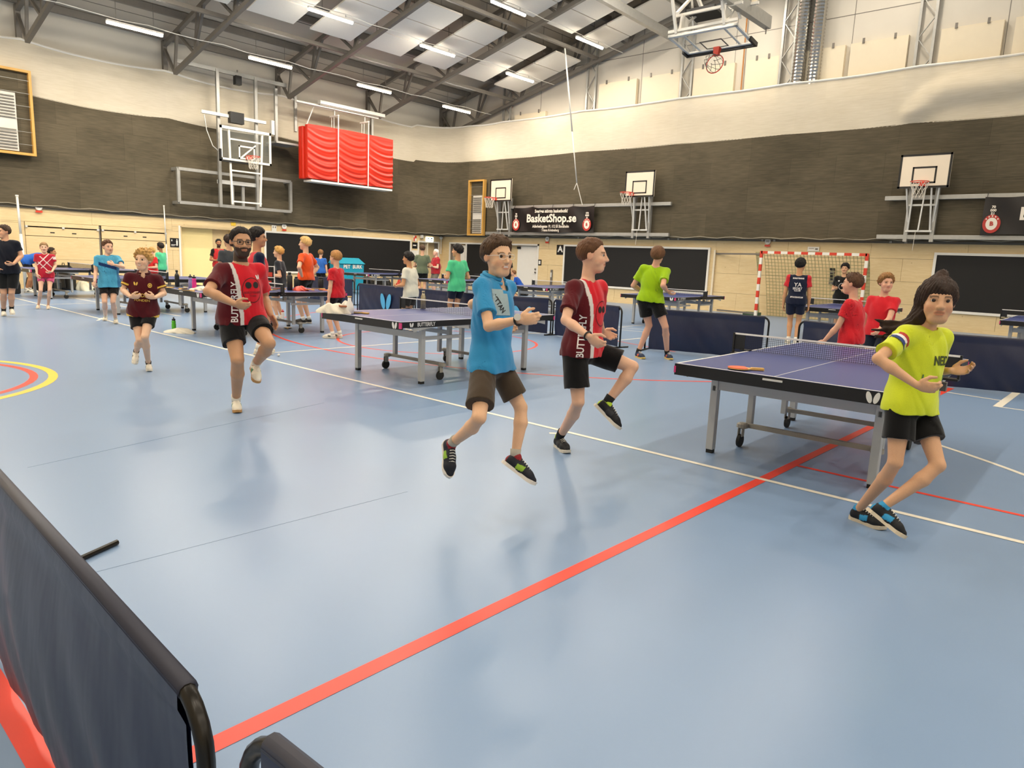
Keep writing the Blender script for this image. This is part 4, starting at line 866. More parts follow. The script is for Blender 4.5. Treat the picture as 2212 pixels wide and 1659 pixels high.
bottle(on_floor(693, 626, .762), [(.045, 0), (.05, .01), (.05, .2), (.045, .21)], m_blk, 'black jug next to the boy in the red shirt', [([(.046, .21), (.046, .24)], m_blk)])
bottle(on_floor(640, 622, .762), [(.04, 0), (.045, .01), (.045, .17), (.035, .19)], m_blk, 'black beaker in front of the boy in orange', [([(.03, .19), (.03, .22)], m_blk)])
bottle(on_floor(755, 678, .762), [(.035, 0), (.05, .01), (.055, .06), (.045, .11), (.022, .16), (.02, .2)], m_wt, 'pale bottle with wooden stopper on the second table', [([(.024, .2), (.026, .205), (.026, .215)], mat('cork', '#C8A564', .6))])
tag(MB().lathe([(.0015, 0), (.012, .004), (.0187, .0145), (.02, .02), (.0187, .0255), (.012, .036), (.0015, .04)], tuple(on_floor(602, 770)), 16).build('ball', m_wt, smooth=True), 'white table tennis ball on the floor by the white line', 'ball')
# bats
m_wood = mat('bat_wood', '#D7A85C', .5, var=.15, scale=40, stretch=(1, 8, 1)); m_rr = mat('bat_red', '#C9432F', .5); m_rbk = mat('bat_black', '#161416', .5)
def bat(p, rz, label, face=m_rr, back=m_rbk, tilt=0.0, grp='bats'):
    t = thing('bat', label, 'bat', tuple(p), rz, grp); t.rotation_euler = (tilt, 0, rz)
    out = [(.075*math.cos(a), .08*math.sin(a)) for a in np.linspace(-1.2, math.pi+1.2, 26)]
    MB().prism(out, .004, .010).prism([(-.028, -.07), (.028, -.07), (.014, -.1), (-.014, -.1)], .003, .011).build('blade', m_wood, t)
    o2 = [q for q in out if q[1] > -.062]; MB().prism(o2, .010, .014).build('front_rubber', face, t); MB().prism(o2, 0, .004).build('back_rubber', back, t)
    MB().prism([(-.014, -.085), (.014, -.085), (.017, -.18), (-.017, -.18)], -.003, .017).build('handle', m_wood, t, bevel=.004)
bat(on_floor(1596, 797, .765), 2.2, 'orange red bat with wooden handle on the nearest table', mat('bat_orange', '#E2603A', .5))
bat(on_floor(770, 676, .765), 1.9, 'black bat beside the pale hat on the second table', m_rbk)
for k, (px, py, rz, m) in enumerate(((655, 625, .4, m_rr), (668, 626, 1.5, m_rr), (682, 624, 2.2, m_rbk), (698, 627, 2.9, m_rr), (706, 628, 1.2, m_rr), (590, 626, .8, m_rbk), (600, 624, 2.0, m_rr))):
    bat(on_floor(px, py, .765+.02*(k % 3)), rz, ('red bat nearest the black bottle on the strewn table', 'second red bat of the row on the strewn table', 'black faced bat in the middle of the strewn table', 'red bat at the right end of the strewn table', 'outermost red bat by the boy in red', 'black bat left of the net on the strewn table', 'red bat showing through the net on the strewn table')[k], m)
for k, (px, py) in enumerate(((365, 622), (395, 624), (404, 628))): bat(on_floor(px, py, .765), k*.9, ('bat at the left end behind the child in maroon', 'bat in front of the black flask', 'bat in front of the lilac bottle')[k], m_rbk if k else m_wood)
bat(on_floor(622, 708, .01), 1.0, 'black and white bat on the floor under the strewn table', m_wt)
# cloth heaps: lumpy soft shapes
def heap(p, dims, m, label, cat, name, rz=0., lobes=5, seed=1):
    t = thing(name, label, cat, tuple(p), rz); r = random.Random(seed); mb = MB()
    lo = [(r.uniform(-.5, .5), r.uniform(-.5, .5), r.uniform(.5, 1.)) for _ in range(lobes)]
    def fn(u, v):
        a = u*2*math.pi; e = v*math.pi/2; x = math.cos(a)*math.cos(e); y = math.sin(a)*math.cos(e); z = math.sin(e)
        k = 1+.22*math.sin(3*a+seed)*math.cos(e)+.12*math.sin(7*a+seed*2+4*e)
        zz = z*(.55+.45*max(q[2]*math.exp(-((x-q[0])**2+(y-q[1])**2)*3) for q in lo))+.05*math.sin(9*x+seed)*z
        return (x*k*dims[0]/2, y*k*dims[1]/2, zz*dims[2])
    mb.grid(fn, 40, 14).build('cloth', m, t, smooth=True); return t
m_towel = mat('towel_white', '#DDD6C4', .9, var=.06, scale=12, bump=.5, bscale=120); m_bag = mat('bag_black', '#15130F', .6, var=.2, bump=.3, bscale=20)
heap(on_floor(392, 719), (.5, .3, .1), m_towel, 'white towel on the floor beside the green bottle', 'towel', 'towel', .6, seed=3)
t = heap(on_floor(722, 676, .762), (.34, .24, .13), m_towel, 'cream towel heaped on the corner of the second table', 'towel', 'towel', .9, seed=5)
t = heap(on_floor(747, 677, .762), (.2, .18, .17), mat('hat_white', '#DDD6CA', .9, var=.05), 'white bucket hat with a brown band next to the cream towel', 'hat', 'hat', 0, seed=8)
MB().tube([(.085*math.cos(a), .08*math.sin(a), .09) for a in np.linspace(0, 2*math.pi, 20, endpoint=False)], .013, 6, closed=True).build('band', mat('hat_band', '#9A5A38', .7), t)
heap(on_floor(437, 627, .762), (.4, .25, .08), m_towel, 'white crumpled towel near the pink bottle', 'towel', 'towel', .3, seed=9)
heap(on_floor(184, 627), (.95, .5, .3), mat('plastic_bag', '#CFCBB5', .5, var=.1), 'pale plastic bag on the floor behind the boy in light blue', 'bag', 'plastic_bag', .2, seed=10)
heap(on_floor(648, 628, .762), (.3, .2, .1), m_rr, 'red jacket bundled beside the black bottle', 'jacket', 'jacket', .4, seed=12)
def backpack(p, w, h, rz, label, m=m_bag):
    t = thing('backpack', label, 'bag', tuple(p), rz, 'bags along the walls')
    out = [(-w/2, 0), (w/2, 0), (w*.52, h*.5), (w*.4, h*.9), (w*.2, h), (-w*.2, h), (-w*.4, h*.9), (-w*.52, h*.5)]
    MB().prism(out, -.13, .13, lambda u, v, q: (u, q, v)).build('body', m, t, bevel=.04); MB().prism([(-w*.35, h*.08), (w*.35, h*.08), (w*.33, h*.5), (-w*.33, h*.5)], -.19, -.13, lambda u, v, q: (u, q, v)).build('pocket', m, t, bevel=.02)
    MB().tube([(-.05, 0, h), (-.04, 0, h+.06), (.04, 0, h+.06), (.05, 0, h)], .012, 6).build('handle', m, t)
def inside(p, m=.55):
    k = min(1., (XA+m)/p[0] if p[0] < XA+m else 1., (YB-m)/p[1] if p[1] > YB-m else 1.); return np.array([p[0]*k, p[1]*k, 0.])
for k, (px, py, w, h, lab) in enumerate(((140, 622, .7, .75, 'black sports bag under the far left table'), (110, 628, .6, .5, 'black bag lying by the girl with pink shorts'), (20, 634, .6, .5, 'black bag at the left edge behind the runner in navy'), (78, 630, .5, .45, 'dark bag behind the legs of the bending person'), (665, 619, .5, .6, 'dark backpack behind the boy in orange'), (768, 617, .4, .7, 'black backpack beside the turquoise bin'), (790, 612, .7, .5, 'dark bag under the far left table of the back row'), (825, 613, .8, .45, 'dark bag with red trim under the same far table'), (1128, 627, .5, .3, 'dark bag under the far table behind the boy in blue'), (225, 622, .5, .45, 'dark bag right of the plastic bag'))):
    backpack(inside(on_floor(px, py)), w, h, .4, lab)
t = heap(inside(on_floor(1108, 640)), (.5, .4, .4), mat('bag_white_yellow', '#D9CF9C', .6, var=.4, scale=6), 'white and yellow sports bag on the floor behind the boy in blue', 'bag', 'sports_bag', .3, seed=14)
heap(inside(on_floor(862, 618)), (.35, .3, .5), m_rr, 'red bag under the far left table of the back row', 'bag', 'sports_bag', .3, seed=15)
# recycling bin
t = thing('recycling_bin', 'turquoise recycling bin lettered PET and BURK', 'bin', (-24.6, 17.05, 0)); m_tq = mat('bin_turquoise', '#1E93AE', .4, var=.05)
MB().prism([(-.55, .0), (.55, .0), (.6, 1.05), (-.6, 1.05)], -.35, .35, lambda u, v, q: (-q, u, v)).build('body', m_tq, t, bevel=.03)
MB().add([(-.4, -.62, 1.05), (.4, -.62, 1.05), (.4, .62, 1.05), (-.4, .62, 1.05), (-.38, -.5, 1.28), (.1, -.5, 1.28), (.1, .5, 1.28), (-.38, .5, 1.28)], [(3, 2, 1, 0), (4, 5, 6, 7), (0, 1, 5, 4), (1, 2, 6, 5), (2, 3, 7, 6), (3, 0, 4, 7)]).build('lid', m_tq, t)
for y in (-.25, .25): MB().lathe([(.12, 0), (.12, .012)], (-.1, y, 1.28), 16).build('slot', m_blk, t)
mb = MB(); text_on(mb, 'PET', .2, (.36, -.25, .93), AY, BZ, 0, 1, .008); text_on(mb, 'BURK', .2, (.36, .25, .93), AY, BZ, 0, .9, .008); mb.build('lettering', m_white, t)
t = thing('waste_bin', 'black bin with a yellow lid beside the turquoise bin', 'bin', (-24.5, 16.0, 0)); MB().lathe([(.2, 0), (.24, .5), (.25, .55)], (0, 0, 0), 18).build('body', m_blk, t, smooth=True); MB().lathe([(.26, .55), (.26, .62), (.15, .66)], (0, 0, 0), 18).build('lid', lineY, t, smooth=True)
# wire rack with leaflets on the strewn table
t = thing('leaflet_rack', 'white wire rack with black and red leaflets behind the man with glasses', 'rack', tuple(on_floor(575, 622, .762))); t.rotation_euler = (0, 0, .8)
for x in (-.16, .16): MB().bar((x, 0, 0), (x, 0, .42), .016).build('post', m_white, t)
for z in (.02, .2, .41): MB().bar((-.16, 0, z), (.16, 0, z), .014).build('bar', m_white, t)
MB().b2((-.14, .01, .04), (.14, .02, .38)).build('leaflet', m_blk, t); MB().b2((-.1, -.002, .1), (.1, .008, .14)).b2((.0, -.002, .22), (.12, .008, .3)).build('print', m_rr, t)
# folded dark chairs by the corner door
for k, (px, py) in enumerate(((921, 652), (962, 650))):
    t = thing('flip_scoreboard', ('black scoreboard on the far table below the man in olive', 'black scoreboard on the far table below the man in red polo')[k], 'scoreboard', ((-17.65, 16.6, .762), (-17.3, 17.4, .762))[k], .7, 'scoreboards')
    MB().b2((-.2, -.01, .0), (.2, .01, .2)).build('board', m_blk, t); MB().b2((-.2, -.08, 0), (.2, .08, .012)).build('base', m_blk, t)
# ================================================================== PEOPLE
def rc(P, a, b, ra, rb):
    a = np.asarray(a, np.float32); b = np.asarray(b, np.float32); ba = b-a; q = P-a
    t = np.clip((q@ba)/max(float(ba@ba), 1e-9), 0, 1); q = q-t[:, None]*ba
    return np.sqrt(np.einsum('ij,ij->i', q, q))-(ra+(rb-ra)*t)
def el(P, c, R, r):
    q = (P-np.asarray(c, np.float32))@np.asarray(R, np.float32).T/np.asarray(r, np.float32)
    k0 = np.sqrt(np.einsum('ij,ij->i', q, q)); q = q/np.asarray(r, np.float32); k1 = np.sqrt(np.einsum('ij,ij->i', q, q))+1e-6
    return k0*(k0-1)/k1
def smin(a, b, k):
    h = np.maximum(k-np.abs(a-b), 0)/k; return np.minimum(a, b)-h*h*k*.25
def smax(a, b, k): return -smin(-a, -b, k)
def surfnet(fn, lo, hi, h, blk=4):
    lo = np.asarray(lo, np.float32)-2*h; hi = np.asarray(hi, np.float32)+2*h
    nb = np.maximum(np.ceil((hi-lo)/(h*blk)).astype(int), 1)+0
    ax = [lo[i]+(np.arange(nb[i])*blk+(blk-1)/2)*h for i in range(3)]
    G = np.stack(np.meshgrid(*ax, indexing='ij'), -1).reshape(-1, 3).astype(np.float32)
    D = fn(G); act = np.abs(D) < h*blk*.87*1.3+h
    val = np.empty((nb[0], blk, nb[1], blk, nb[2], blk), np.float32)
    val[:] = np.where(D < 0, -1., 1.).reshape(nb)[:, None, :, None, :, None]
    ids = np.argwhere(act.reshape(nb)); off = np.stack(np.meshgrid(*[np.arange(blk)]*3, indexing='ij'), -1).reshape(-1, 3)
    for s in range(0, len(ids), 4000):
        I = ids[s:s+4000]; P = (lo+(I[:, None, :]*blk+off[None])*h).reshape(-1, 3).astype(np.float32)
        val[I[:, 0], :, I[:, 1], :, I[:, 2], :] = fn(P).reshape(len(I), blk, blk, blk)
    v = val.reshape(nb*blk); s = v < 0
    c = np.zeros(np.array(s.shape)-1, np.int8)
    sl = lambda d, n: slice(d, n-1+d)
    for dx in (0, 1):
        for dy in (0, 1):
            for dz in (0, 1): c += s[sl(dx, s.shape[0]), sl(dy, s.shape[1]), sl(dz, s.shape[2])]
    cell = np.argwhere((c > 0) & (c < 8))
    if len(cell) == 0: return np.zeros((0, 3)), np.zeros((0, 4), int)
    acc = np.zeros((len(cell), 3), np.float32); cnt = np.zeros(len(cell), np.float32)
    cor = [(0,0,0),(1,0,0),(0,1,0),(1,1,0),(0,0,1),(1,0,1),(0,1,1),(1,1,1)]
    cv = [v[cell[:, 0]+a, cell[:, 1]+b, cell[:, 2]+d] for a, b, d in cor]
    for i in range(8):
        for j in range(i+1, 8):
            if sum(abs(np.array(cor[i])-np.array(cor[j]))) != 1: continue
            m = (cv[i] < 0) != (cv[j] < 0); t = cv[i][m]/(cv[i][m]-cv[j][m])
            acc[m] += np.array(cor[i])+t[:, None]*(np.array(cor[j])-np.array(cor[i])); cnt[m] += 1
    V = lo+(cell+acc/cnt[:, None])*h
    idx = np.full(c.shape, -1, np.int32); idx[cell[:, 0], cell[:, 1], cell[:, 2]] = np.arange(len(cell))
    Q = []
    for ax_ in range(3):
        a, b = [k for k in range(3) if k != ax_]
        s0 = np.take(s, range(0, s.shape[ax_]-1), ax_); s1 = np.take(s, range(1, s.shape[ax_]), ax_)
        E = np.argwhere(s0 != s1); fl_ = s0[E[:, 0], E[:, 1], E[:, 2]]
        ok = (E[:, a] > 0) & (E[:, b] > 0) & (E[:, a] < c.shape[a]) & (E[:, b] < c.shape[b]); E = E[ok]; fl_ = fl_[ok]
        def gi(da, db):
            T = E.copy(); T[:, a] -= da; T[:, b] -= db; return idx[T[:, 0], T[:, 1], T[:, 2]]
        q = np.stack([gi(1, 1), gi(0, 1), gi(0, 0), gi(1, 0)], 1)
        flip = fl_ if ax_ != 1 else ~fl_
        q[~flip] = q[~flip][:, ::-1]; Q.append(q)
    Q = np.concatenate(Q); return V, Q[(Q >= 0).all(1)]
def mesh_obj(name, V, Q, col, m, parent, base):
    me = bpy.data.meshes.new(name); n = len(V)
    me.vertices.add(n); me.vertices.foreach_set('co', (V-base).astype(np.float32).ravel())
    me.loops.add(len(Q)*4); me.loops.foreach_set('vertex_index', Q.astype(np.int32).ravel())
    me.polygons.add(len(Q)); me.polygons.foreach_set('loop_start', np.arange(0, len(Q)*4, 4, dtype=np.int32)); me.polygons.foreach_set('loop_total', np.full(len(Q), 4, np.int32))
    me.polygons.foreach_set('use_smooth', np.ones(len(Q), bool)); me.update(calc_edges=True)
    at = me.color_attributes.new('Col', 'FLOAT_COLOR', 'POINT')
    c4 = np.ones((n, 4), np.float32); c4[:, :3] = col; at.data.foreach_set('color', c4.ravel())
    me.materials.append(m); return link(name, me, parent)
m_skin = vmat('skin', .5, .35, .08, 300); m_cloth = vmat('shirt_cloth', .85, .15, .25, 260, .2); m_hair = vmat('hair_strands', .55, .3, .5, 160); m_shoe = vmat('shoe_mesh', .6, .3, .3, 300)
m_eyew = mat('eye_white', '#E6DED4', .3); m_iris = mat('iris_dark', '#2A1A10', .2)
WV = RNG.normal(size=(8, 3)).astype(np.float32)
def wob(P, sc, seed):                       # cheap smooth noise, about -1..1
    o = np.zeros(len(P), np.float32)
    for i in range(5):
        k = WV[(i+seed) % 8]*sc*(1+.55*i); o += np.sin(P@k+seed*1.7+i*2.1)/(1+.35*i)
    return o*.42
def folds(P, seed):
    q = P*np.array([1, 1, .6], np.float32); wp = np.stack([wob(q, 7., seed), wob(q, 7., seed+2), wob(q, 7., seed+4)], 1)*.05
    return .0055*(1-2*np.abs(wob(q+wp, 11., seed+1)))+.0025*wob(q+wp*1.5, 24., seed+3)
def nrm(v): v = np.asarray(v, float); return v/(np.linalg.norm(v)+1e-9)
def frame(fw, up):                          # rows: left, forward, up
    up = nrm(up); fw = nrm(fw-up*(np.dot(fw, up))); return np.stack([np.cross(up, fw), fw, up])
def hand_prims(wr, d, n, sc, curl, thumb_up=True):
    d = nrm(d); n = nrm(n-d*np.dot(n, d)); ac = np.cross(n, d)
    if (ac[2] < 0) == thumb_up: ac = -ac
    L = [('el', wr+d*.046*sc, np.stack([ac, n, d]), np.array([.036, .016, .052])*sc)]
    for i in range(4):
        p = wr+d*(.082-.006*abs(i-1))*sc+ac*(.027-.018*i)*sc; ln = (.066, .076, .07, .055)[i]*sc; r = (.0088, .0092, .0088, .0078)[i]*sc; a = 0.
        for f, ang in ((.45, .55), (.32, .95), (.23, .7)):
            a += ang*curl*(1+.06*i); q = p+(d*math.cos(a)+n*math.sin(a))*ln*f; L.append(('rc', p, q, r, r*.93)); p = q; r *= .93
    p = wr+d*.022*sc+ac*.03*sc+n*.004*sc; q = p+nrm(d*.75+ac*.5+n*.35)*.045*sc; L.append(('rc', p, q, .013*sc, .0105*sc)); L.append(('rc', q, q+nrm(d*.9+ac*.05+n*.45*max(curl, .3))*.034*sc, .0105*sc, .008*sc))
    return L
def ev(P, L, k):
    o = None
    for q in L:
        d = rc(P, *q[1:]) if q[0] == 'rc' else el(P, *q[1:]); o = d if o is None else smin(o, d, k)
    return o
class Fig: pass
def build_person(S):
    """S: label, g (floor point), H, J (joints), chest / pelvis / head forward vectors and looks"""
    g = np.array(S['g'], float); H = S['H']; J = S['J']; h = S.get('vox', .01); far = h > .0075
    b = S.get('build', 1.0); s = H/1.7; base = np.array([g[0], g[1], 0.])
    t = thing('person', S['label'], 'person', tuple(base), 0, None)
    neck, pel = J['neck'], J['pelvis']; up = nrm(neck-pel)
    C = frame(S['cf'], up); PV = frame(S['pf'], nrm(up*.6+np.array([0, 0, .4]))); HD = frame(S['hf'], S.get('hup', np.array([0, 0, 1.])))
    D = np.linalg.norm(neck-pel); k = S['hh']/.235
    sw = np.linalg.norm(J['shL']-J['shR'])/2
    chest = pel+up*D*.6; belly = pel+up*D*.3; Rb = frame(nrm(C[1]+PV[1]), up)
    w = b*s
    tor = lambda P, e=0., bel=0.: smin(smin(el(P, chest, C, (sw*.93+e, .108*w+e, D*.38+e*.6)), el(P, belly, Rb, (.138*w+e+bel*.6, .1*w+e+bel, D*.36+e)), .06), el(P, pel+up*.02*s, PV, (.158*w+e, .112*w+e, .135*s+e)), .05)
    hc = J['head']
    arm = {}
    for q in 'LR':
        a, e_, w_ = J['sh'+q], J['el'+q], J['wr'+q]
        hd = S.get('hand'+q, nrm(w_-e_)); hn = S.get('palm'+q, chest-w_)
        arm[q] = dict(prims=[('rc', a, e_, .049*w, .037*w), ('rc', e_, e_+(w_-e_)*.35, .037*w, .039*w), ('rc', e_+(w_-e_)*.3, w_, .039*w, .024*w)], hand=hand_prims(w_, hd, hn, H*.105/.178*(1.0 if not far else 1.02), S.get('curl'+q, .8), S.get('thumbup'+q, True)), wr=w_)
    leg = {}
    for q in 'LR':
        a, e_, w_ = J['hip'+q], J['kn'+q], J['an'+q]
        bk = -nrm(np.cross(np.cross(w_-e_, PV[1]), w_-e_)) if True else 0
        leg[q] = [('rc', a, a+(e_-a)*.5, .082*w, .068*w), ('rc', a+(e_-a)*.5, e_, .068*w, .05*w), ('rc', e_, e_+(w_-e_)*.3+bk*-.012*s, .047*w, .052*w), ('rc', e_+(w_-e_)*.3+bk*-.012*s, w_, .052*w, .03*w), ('rc', w_, w_+nrm(J['toe'+q]-w_)*.05*s, .03*w, .026*w)]
    def headd(P):
        L = (P-hc.astype(np.float32))@HD.astype(np.float32).T/np.float32(k)
        I = np.eye(3)
        d = smin(el(L, (0, -.012, .03), I, (.076, .096, .088)), el(L, (0, .028, -.035), I, (.060, .066, .085)), .03)
        d = smin(d, rc(L, (-.022, .062, -.092), (.022, .062, -.092), .02, .02), .03)
        d = smin(d, rc(L, (-.03, .072, .022), (.03, .072, .022), .016, .016), .02)
        for x in (-1, 1):
            d = smax(d, -rc(L, (x*.026, .107, .005), (x*.04, .102, .005), .016, .016), .014)
            d = smin(d, rc(L, (x*.04, .062, -.028), (x*.045, .05, -.045), .02, .018), .025)
            d = smin(d, el(L, (x*.079, -.008, .0), np.array([[.94, x*.34, 0], [-x*.34, .94, 0], [0, 0, 1]]), (.009, .02, .032)), .008)
        d = smin(d, rc(L, (0, .088, .012), (0, .109, -.026), .008, .0125), .014)
        d = smin(d, rc(L, (-.012, .098, -.03), (.012, .098, -.03), .0085, .0085), .008)
        if not far:
            d = smin(d, rc(L, (-.016, .088, -.052), (.016, .088, -.052), .0075, .0075), .008); d = smin(d, rc(L, (-.013, .087, -.064), (.013, .087, -.064), .0085, .0085), .008)
            d = smax(d, -rc(L, (-.018, .099, -.0575), (.018, .099, -.0575), .0035, .0035), .005)
        return d*np.float32(k)
    nk0 = hc+HD[2]*-.05*k+HD[1]*-.02*k
    def body(P):
        d = tor(P)
        d = smin(d, rc(P, neck+up*-.02, nk0, .056*w, .05*w*S.get('neckw', 1.)), .035)
        for q in 'LR':
            d = smin(d, rc(P, neck-up*.03, J['sh'+q], .036*w, .045*w), .04)
            d = smin(d, ev(P, arm[q]['prims'], .012), .03); d = smin(d, ev(P, leg[q], .015), .03)
        m = np.einsum('ij,ij->i', P-hc.astype(np.float32), P-hc.astype(np.float32)) < .24**2
        if m.any(): d[m] = smin(d[m], headd(P[m]), .02)
        for q in 'LR':
            wr = arm[q]['wr'].astype(np.float32); m = np.einsum('ij,ij->i', P-wr, P-wr) < .24**2
            if m.any(): d[m] = smin(d[m], ev(P[m], arm[q]['hand'], .006), .01)
        return d
    pts = np.array([J[q] for q in J]+[hc+np.array([0, 0, .14*k])]); lo, hi = pts.min(0)-.2, pts.max(0)+.2
    V, Q = surfnet(body, lo, hi, h)
    sk = np.array(hexc(S.get('skin', '#D2A080'))); col = np.tile(sk, (len(V), 1))*(1+.05*wob(V.astype(np.float32), 9., 2))[:, None]
    L = (V-hc)@HD.T/k
    x, y, z = L.T; hd = (np.linalg.norm(L, axis=1) < .16)
    def paint(m, c, a=1.): col[m] = col[m]*(1-a)+np.array(c)*a
    red = sk*np.array([1.05, .72, .68])
    paint(hd & (((abs(x)-.045)/.022)**2+((z+.035)/.02)**2 < 1) & (y > .03), red, .3)
    paint(hd & ((x/.027)**2+((z+.058)/.0125)**2 < 1) & (y > .07), sk*np.array([.82, .48, .45]), .75)
    if S.get('smile'): paint(hd & ((x/.02)**2+((z+.0565)/.006)**2 < 1) & (y > .07), (.75, .7, .65), .9)
    else: paint(hd & ((x/.022)**2+((z+.0575)/.003)**2 < 1) & (y > .07), sk*.35, .8)
    paint(hd & (abs(x) > .07) & (abs(z) < .04) & (abs(y) < .03), red, .35)
    br = np.array(hexc(S.get('brow', S.get('hair_col', '#3A2818')))); paint(hd & (abs(abs(x)-.032) < .019) & (abs(z-.027+.2*(abs(x)-.03)**2*20) < .0055) & (y > .05), br, .75)
    paint(hd & (((abs(x)-.031)/.017)**2+((z-.008)/.0085)**2 < 1) & (y > .05), sk*.5, .5)
    if far: paint(hd & (((abs(x)-.031)/.014)**2+((z-.008)/.008)**2 < 1) & (y > .05), (.05, .035, .03), .85)
    if S.get('beard'):
        bm = hd & (z < -.012-.4*np.maximum(0, y-.02)) & (y > -.025) & ~((x/.024)**2+((z+.056)/.012)**2 < 1); bm &= (z < -.03) | (abs(x) > .052)
        paint(bm, hexc(S['beard']), .92); paint(hd & (abs(x) < .03) & (abs(z+.042) < .006) & (y > .08), hexc(S['beard']), .9)
    bo = mesh_obj('body', V, Q, col, m_skin, t, base)
    if not far:
        for sd in (-1, 1):
            e = MB(); c0 = hc+HD.T@np.array([sd*.0312, .0765, .008])*k; look = nrm(HD[1])
            rr = .0128*k; ra = [c0-look*rr*math.cos(a) if False else c0 for a in (0,)]
            A_, B_ = HD[0], HD[2]
            prof = [(rr*math.sin(a), rr*math.cos(a)) for a in np.linspace(math.pi, 0, 10)]
            for qi in range(len(prof)-1):
                (r0, d0), (r1, d1) = prof[qi], prof[qi+1]; n = 14; vs_ = []
                for (rq, dq) in ((r0, d0), (r1, d1)):
                    for a in np.linspace(0, 2*math.pi, n, endpoint=False): vs_.append(c0-base+look*dq+A_*rq*math.cos(a)+B_*rq*math.sin(a))
                e.add(vs_, [(i, (i+1) % n, n+(i+1) % n, n+i) for i in range(n)], 1 if qi >= 6 else 0)
            e.build('eye', [m_eyew, m_iris], t, smooth=True)
    # ---------------- shirt
    info = dict(t=t, base=base, C=C, chest=chest, pel=pel, D=D, HD=HD, hc=hc, k=k, J=J, PV=PV, s=s, w=w, body=bo)
    sd_ = S.get('shirt')
    loose = S.get('loose', .02)
    if sd_ is not None:
        hem = pel-PV[2]*S.get('hem', .085)*s; slf = S.get('sleeve', .58); hup = nrm(up*.5+PV[2]*.5)
        def sleeve(P, q):
            a, e_ = J['sh'+q], J['el'+q]; en = a+(e_-a)*slf; dr = nrm(e_-a)
            d = rc(P, a, en+dr*.02, .051*w+loose*.25, .047*w+loose*.9); return np.maximum(d, (P-en.astype(np.float32))@dr.astype(np.float32))
        def legtop(P):
            return smin(el(P, pel+PV[2]*.02*s, PV, (.163*w+.012, .118*w+.012, .15*s)), ev(P, [('rc', J['hip'+q], J['hip'+q]+(J['kn'+q]-J['hip'+q])*(.06+.4*max(0., float(nrm(J['kn'+q]-J['hip'+q])@-PV[2]))**4), .092*w+.009, .088*w+.012) for q in 'LR']+[('rc', pel, J['hip'+q], .1*w, .09*w) for q in 'LR'], .03), .03)-.011
        def torso_s(P):
            d = tor(P, loose, .006+S.get('belly', 0.)); d = smin(d, el(P, hem, PV, (.15*w+loose*1.3, .112*w+loose*1.3, .17*s)), .06); d = smin(d, legtop(P), .03)
            return smin(d, ev(P, [('rc', neck-up*.035, J['shL'], .045*w, .05*w+loose*.25), ('rc', neck-up*.035, J['shR'], .045*w, .05*w+loose*.25)], .03), .05)
        nkc = smin
        def shirt(P):
            d = torso_s(P); d = np.maximum(d, -((P-hem.astype(np.float32))@hup.astype(np.float32)))
            for q in 'LR': d = smin(d, sleeve(P, q), .05)
            d = d+folds(P, 3)*S.get('fold', 1.)
            dn = rc(P, neck-up*.06+C[1]*S.get('vneck', .0), nk0+HD[2]*.05, .058*w+S.get('collar_w', .008), .06*w)
            d = np.maximum(d, -dn)
            if not far: d = np.maximum(d, -(d+.009))
            return d
        V, Q = surfnet(shirt, np.minimum(lo, hem-.3), hi, h)
        Pf = V.astype(np.float32); dt = torso_s(Pf); dl, dr_ = sleeve(Pf, 'L'), sleeve(Pf, 'R'); q3 = (V-chest)@C.T
        cx = dict(u=q3[:, 0], f=q3[:, 1], v=q3[:, 2], L=(dl < dt-.002), R=(dr_ < dt-.002), low=((V-hem)@hup), eL=((V-(J['shL']+(J['elL']-J['shL'])*slf))@nrm(J['elL']-J['shL'])), eR=((V-(J['shR']+(J['elR']-J['shR'])*slf))@nrm(J['elR']-J['shR'])), sw=sw, D=D)
        c = sd_(cx) if callable(sd_) else np.tile(hexc(sd_), (len(V), 1))
        info['shirt'] = mesh_obj('shirt', V, Q, c, m_cloth, t, base); info['bvh'] = BVHTree.FromPolygons([tuple(p) for p in V], [tuple(q) for q in Q]) if S.get('decal') else None
        if S.get('collar'):
            mb = MB(); ring_ = []
            for a in np.linspace(.35, 2*math.pi-.35, 22):
                r0 = (.062*w+.006); ring_.append(neck-base+up*(.012+.02*math.cos(a-math.pi))+C[0]*r0*1.08*math.sin(a)+C[1]*r0*1.1*math.cos(a)-C[1]*.008)
            mb.tube(ring_, .014*s, 8); mb.tube([p-up*.022+(p-(neck-base))*.22 for p in ring_], .012*s, 8)
            mb.build('collar', mat('collar_'+S['collar'], S['collar'], .85), t, smooth=True)
    # ---------------- shorts
    sh = S.get('shorts')
    if sh is not None:
        fr = S.get('shortlen', .55); waist = pel+PV[2]*.11*s
        def onel(P, q):
            a, e_ = J['hip'+q], J['kn'+q]; en = a+(e_-a)*fr; dr = nrm(e_-a)
            d = smin(rc(P, a, en+dr*.03, .092*w+.008, .072*w+.02*S.get('flare', 1.)), rc(P, pel, a, .1*w, .09*w), .03)
            return np.maximum(d, (P-en.astype(np.float32))@dr.astype(np.float32)*.98)
        def shorts(P):
            d = smin(el(P, pel+PV[2]*.02*s, PV, (.163*w+.012, .118*w+.012, .15*s)), smin(onel(P, 'L'), onel(P, 'R'), .02), .03)
            d = np.maximum(d, (P-waist.astype(np.float32))@PV[2].astype(np.float32))+folds(P, 6)
            if not far: d = np.maximum(d, -(d+.009))
            return d
        V, Q = surfnet(shorts, lo, np.maximum(waist+.25, hi-[0, 0, .5]), h)
        c = sh(V, info) if callable(sh) else np.tile(hexc(sh), (len(V), 1)); info['shorts'] = mesh_obj('shorts', V, Q, c, m_cloth, t, base)
    # ---------------- hair
    hr = S.get('hair')
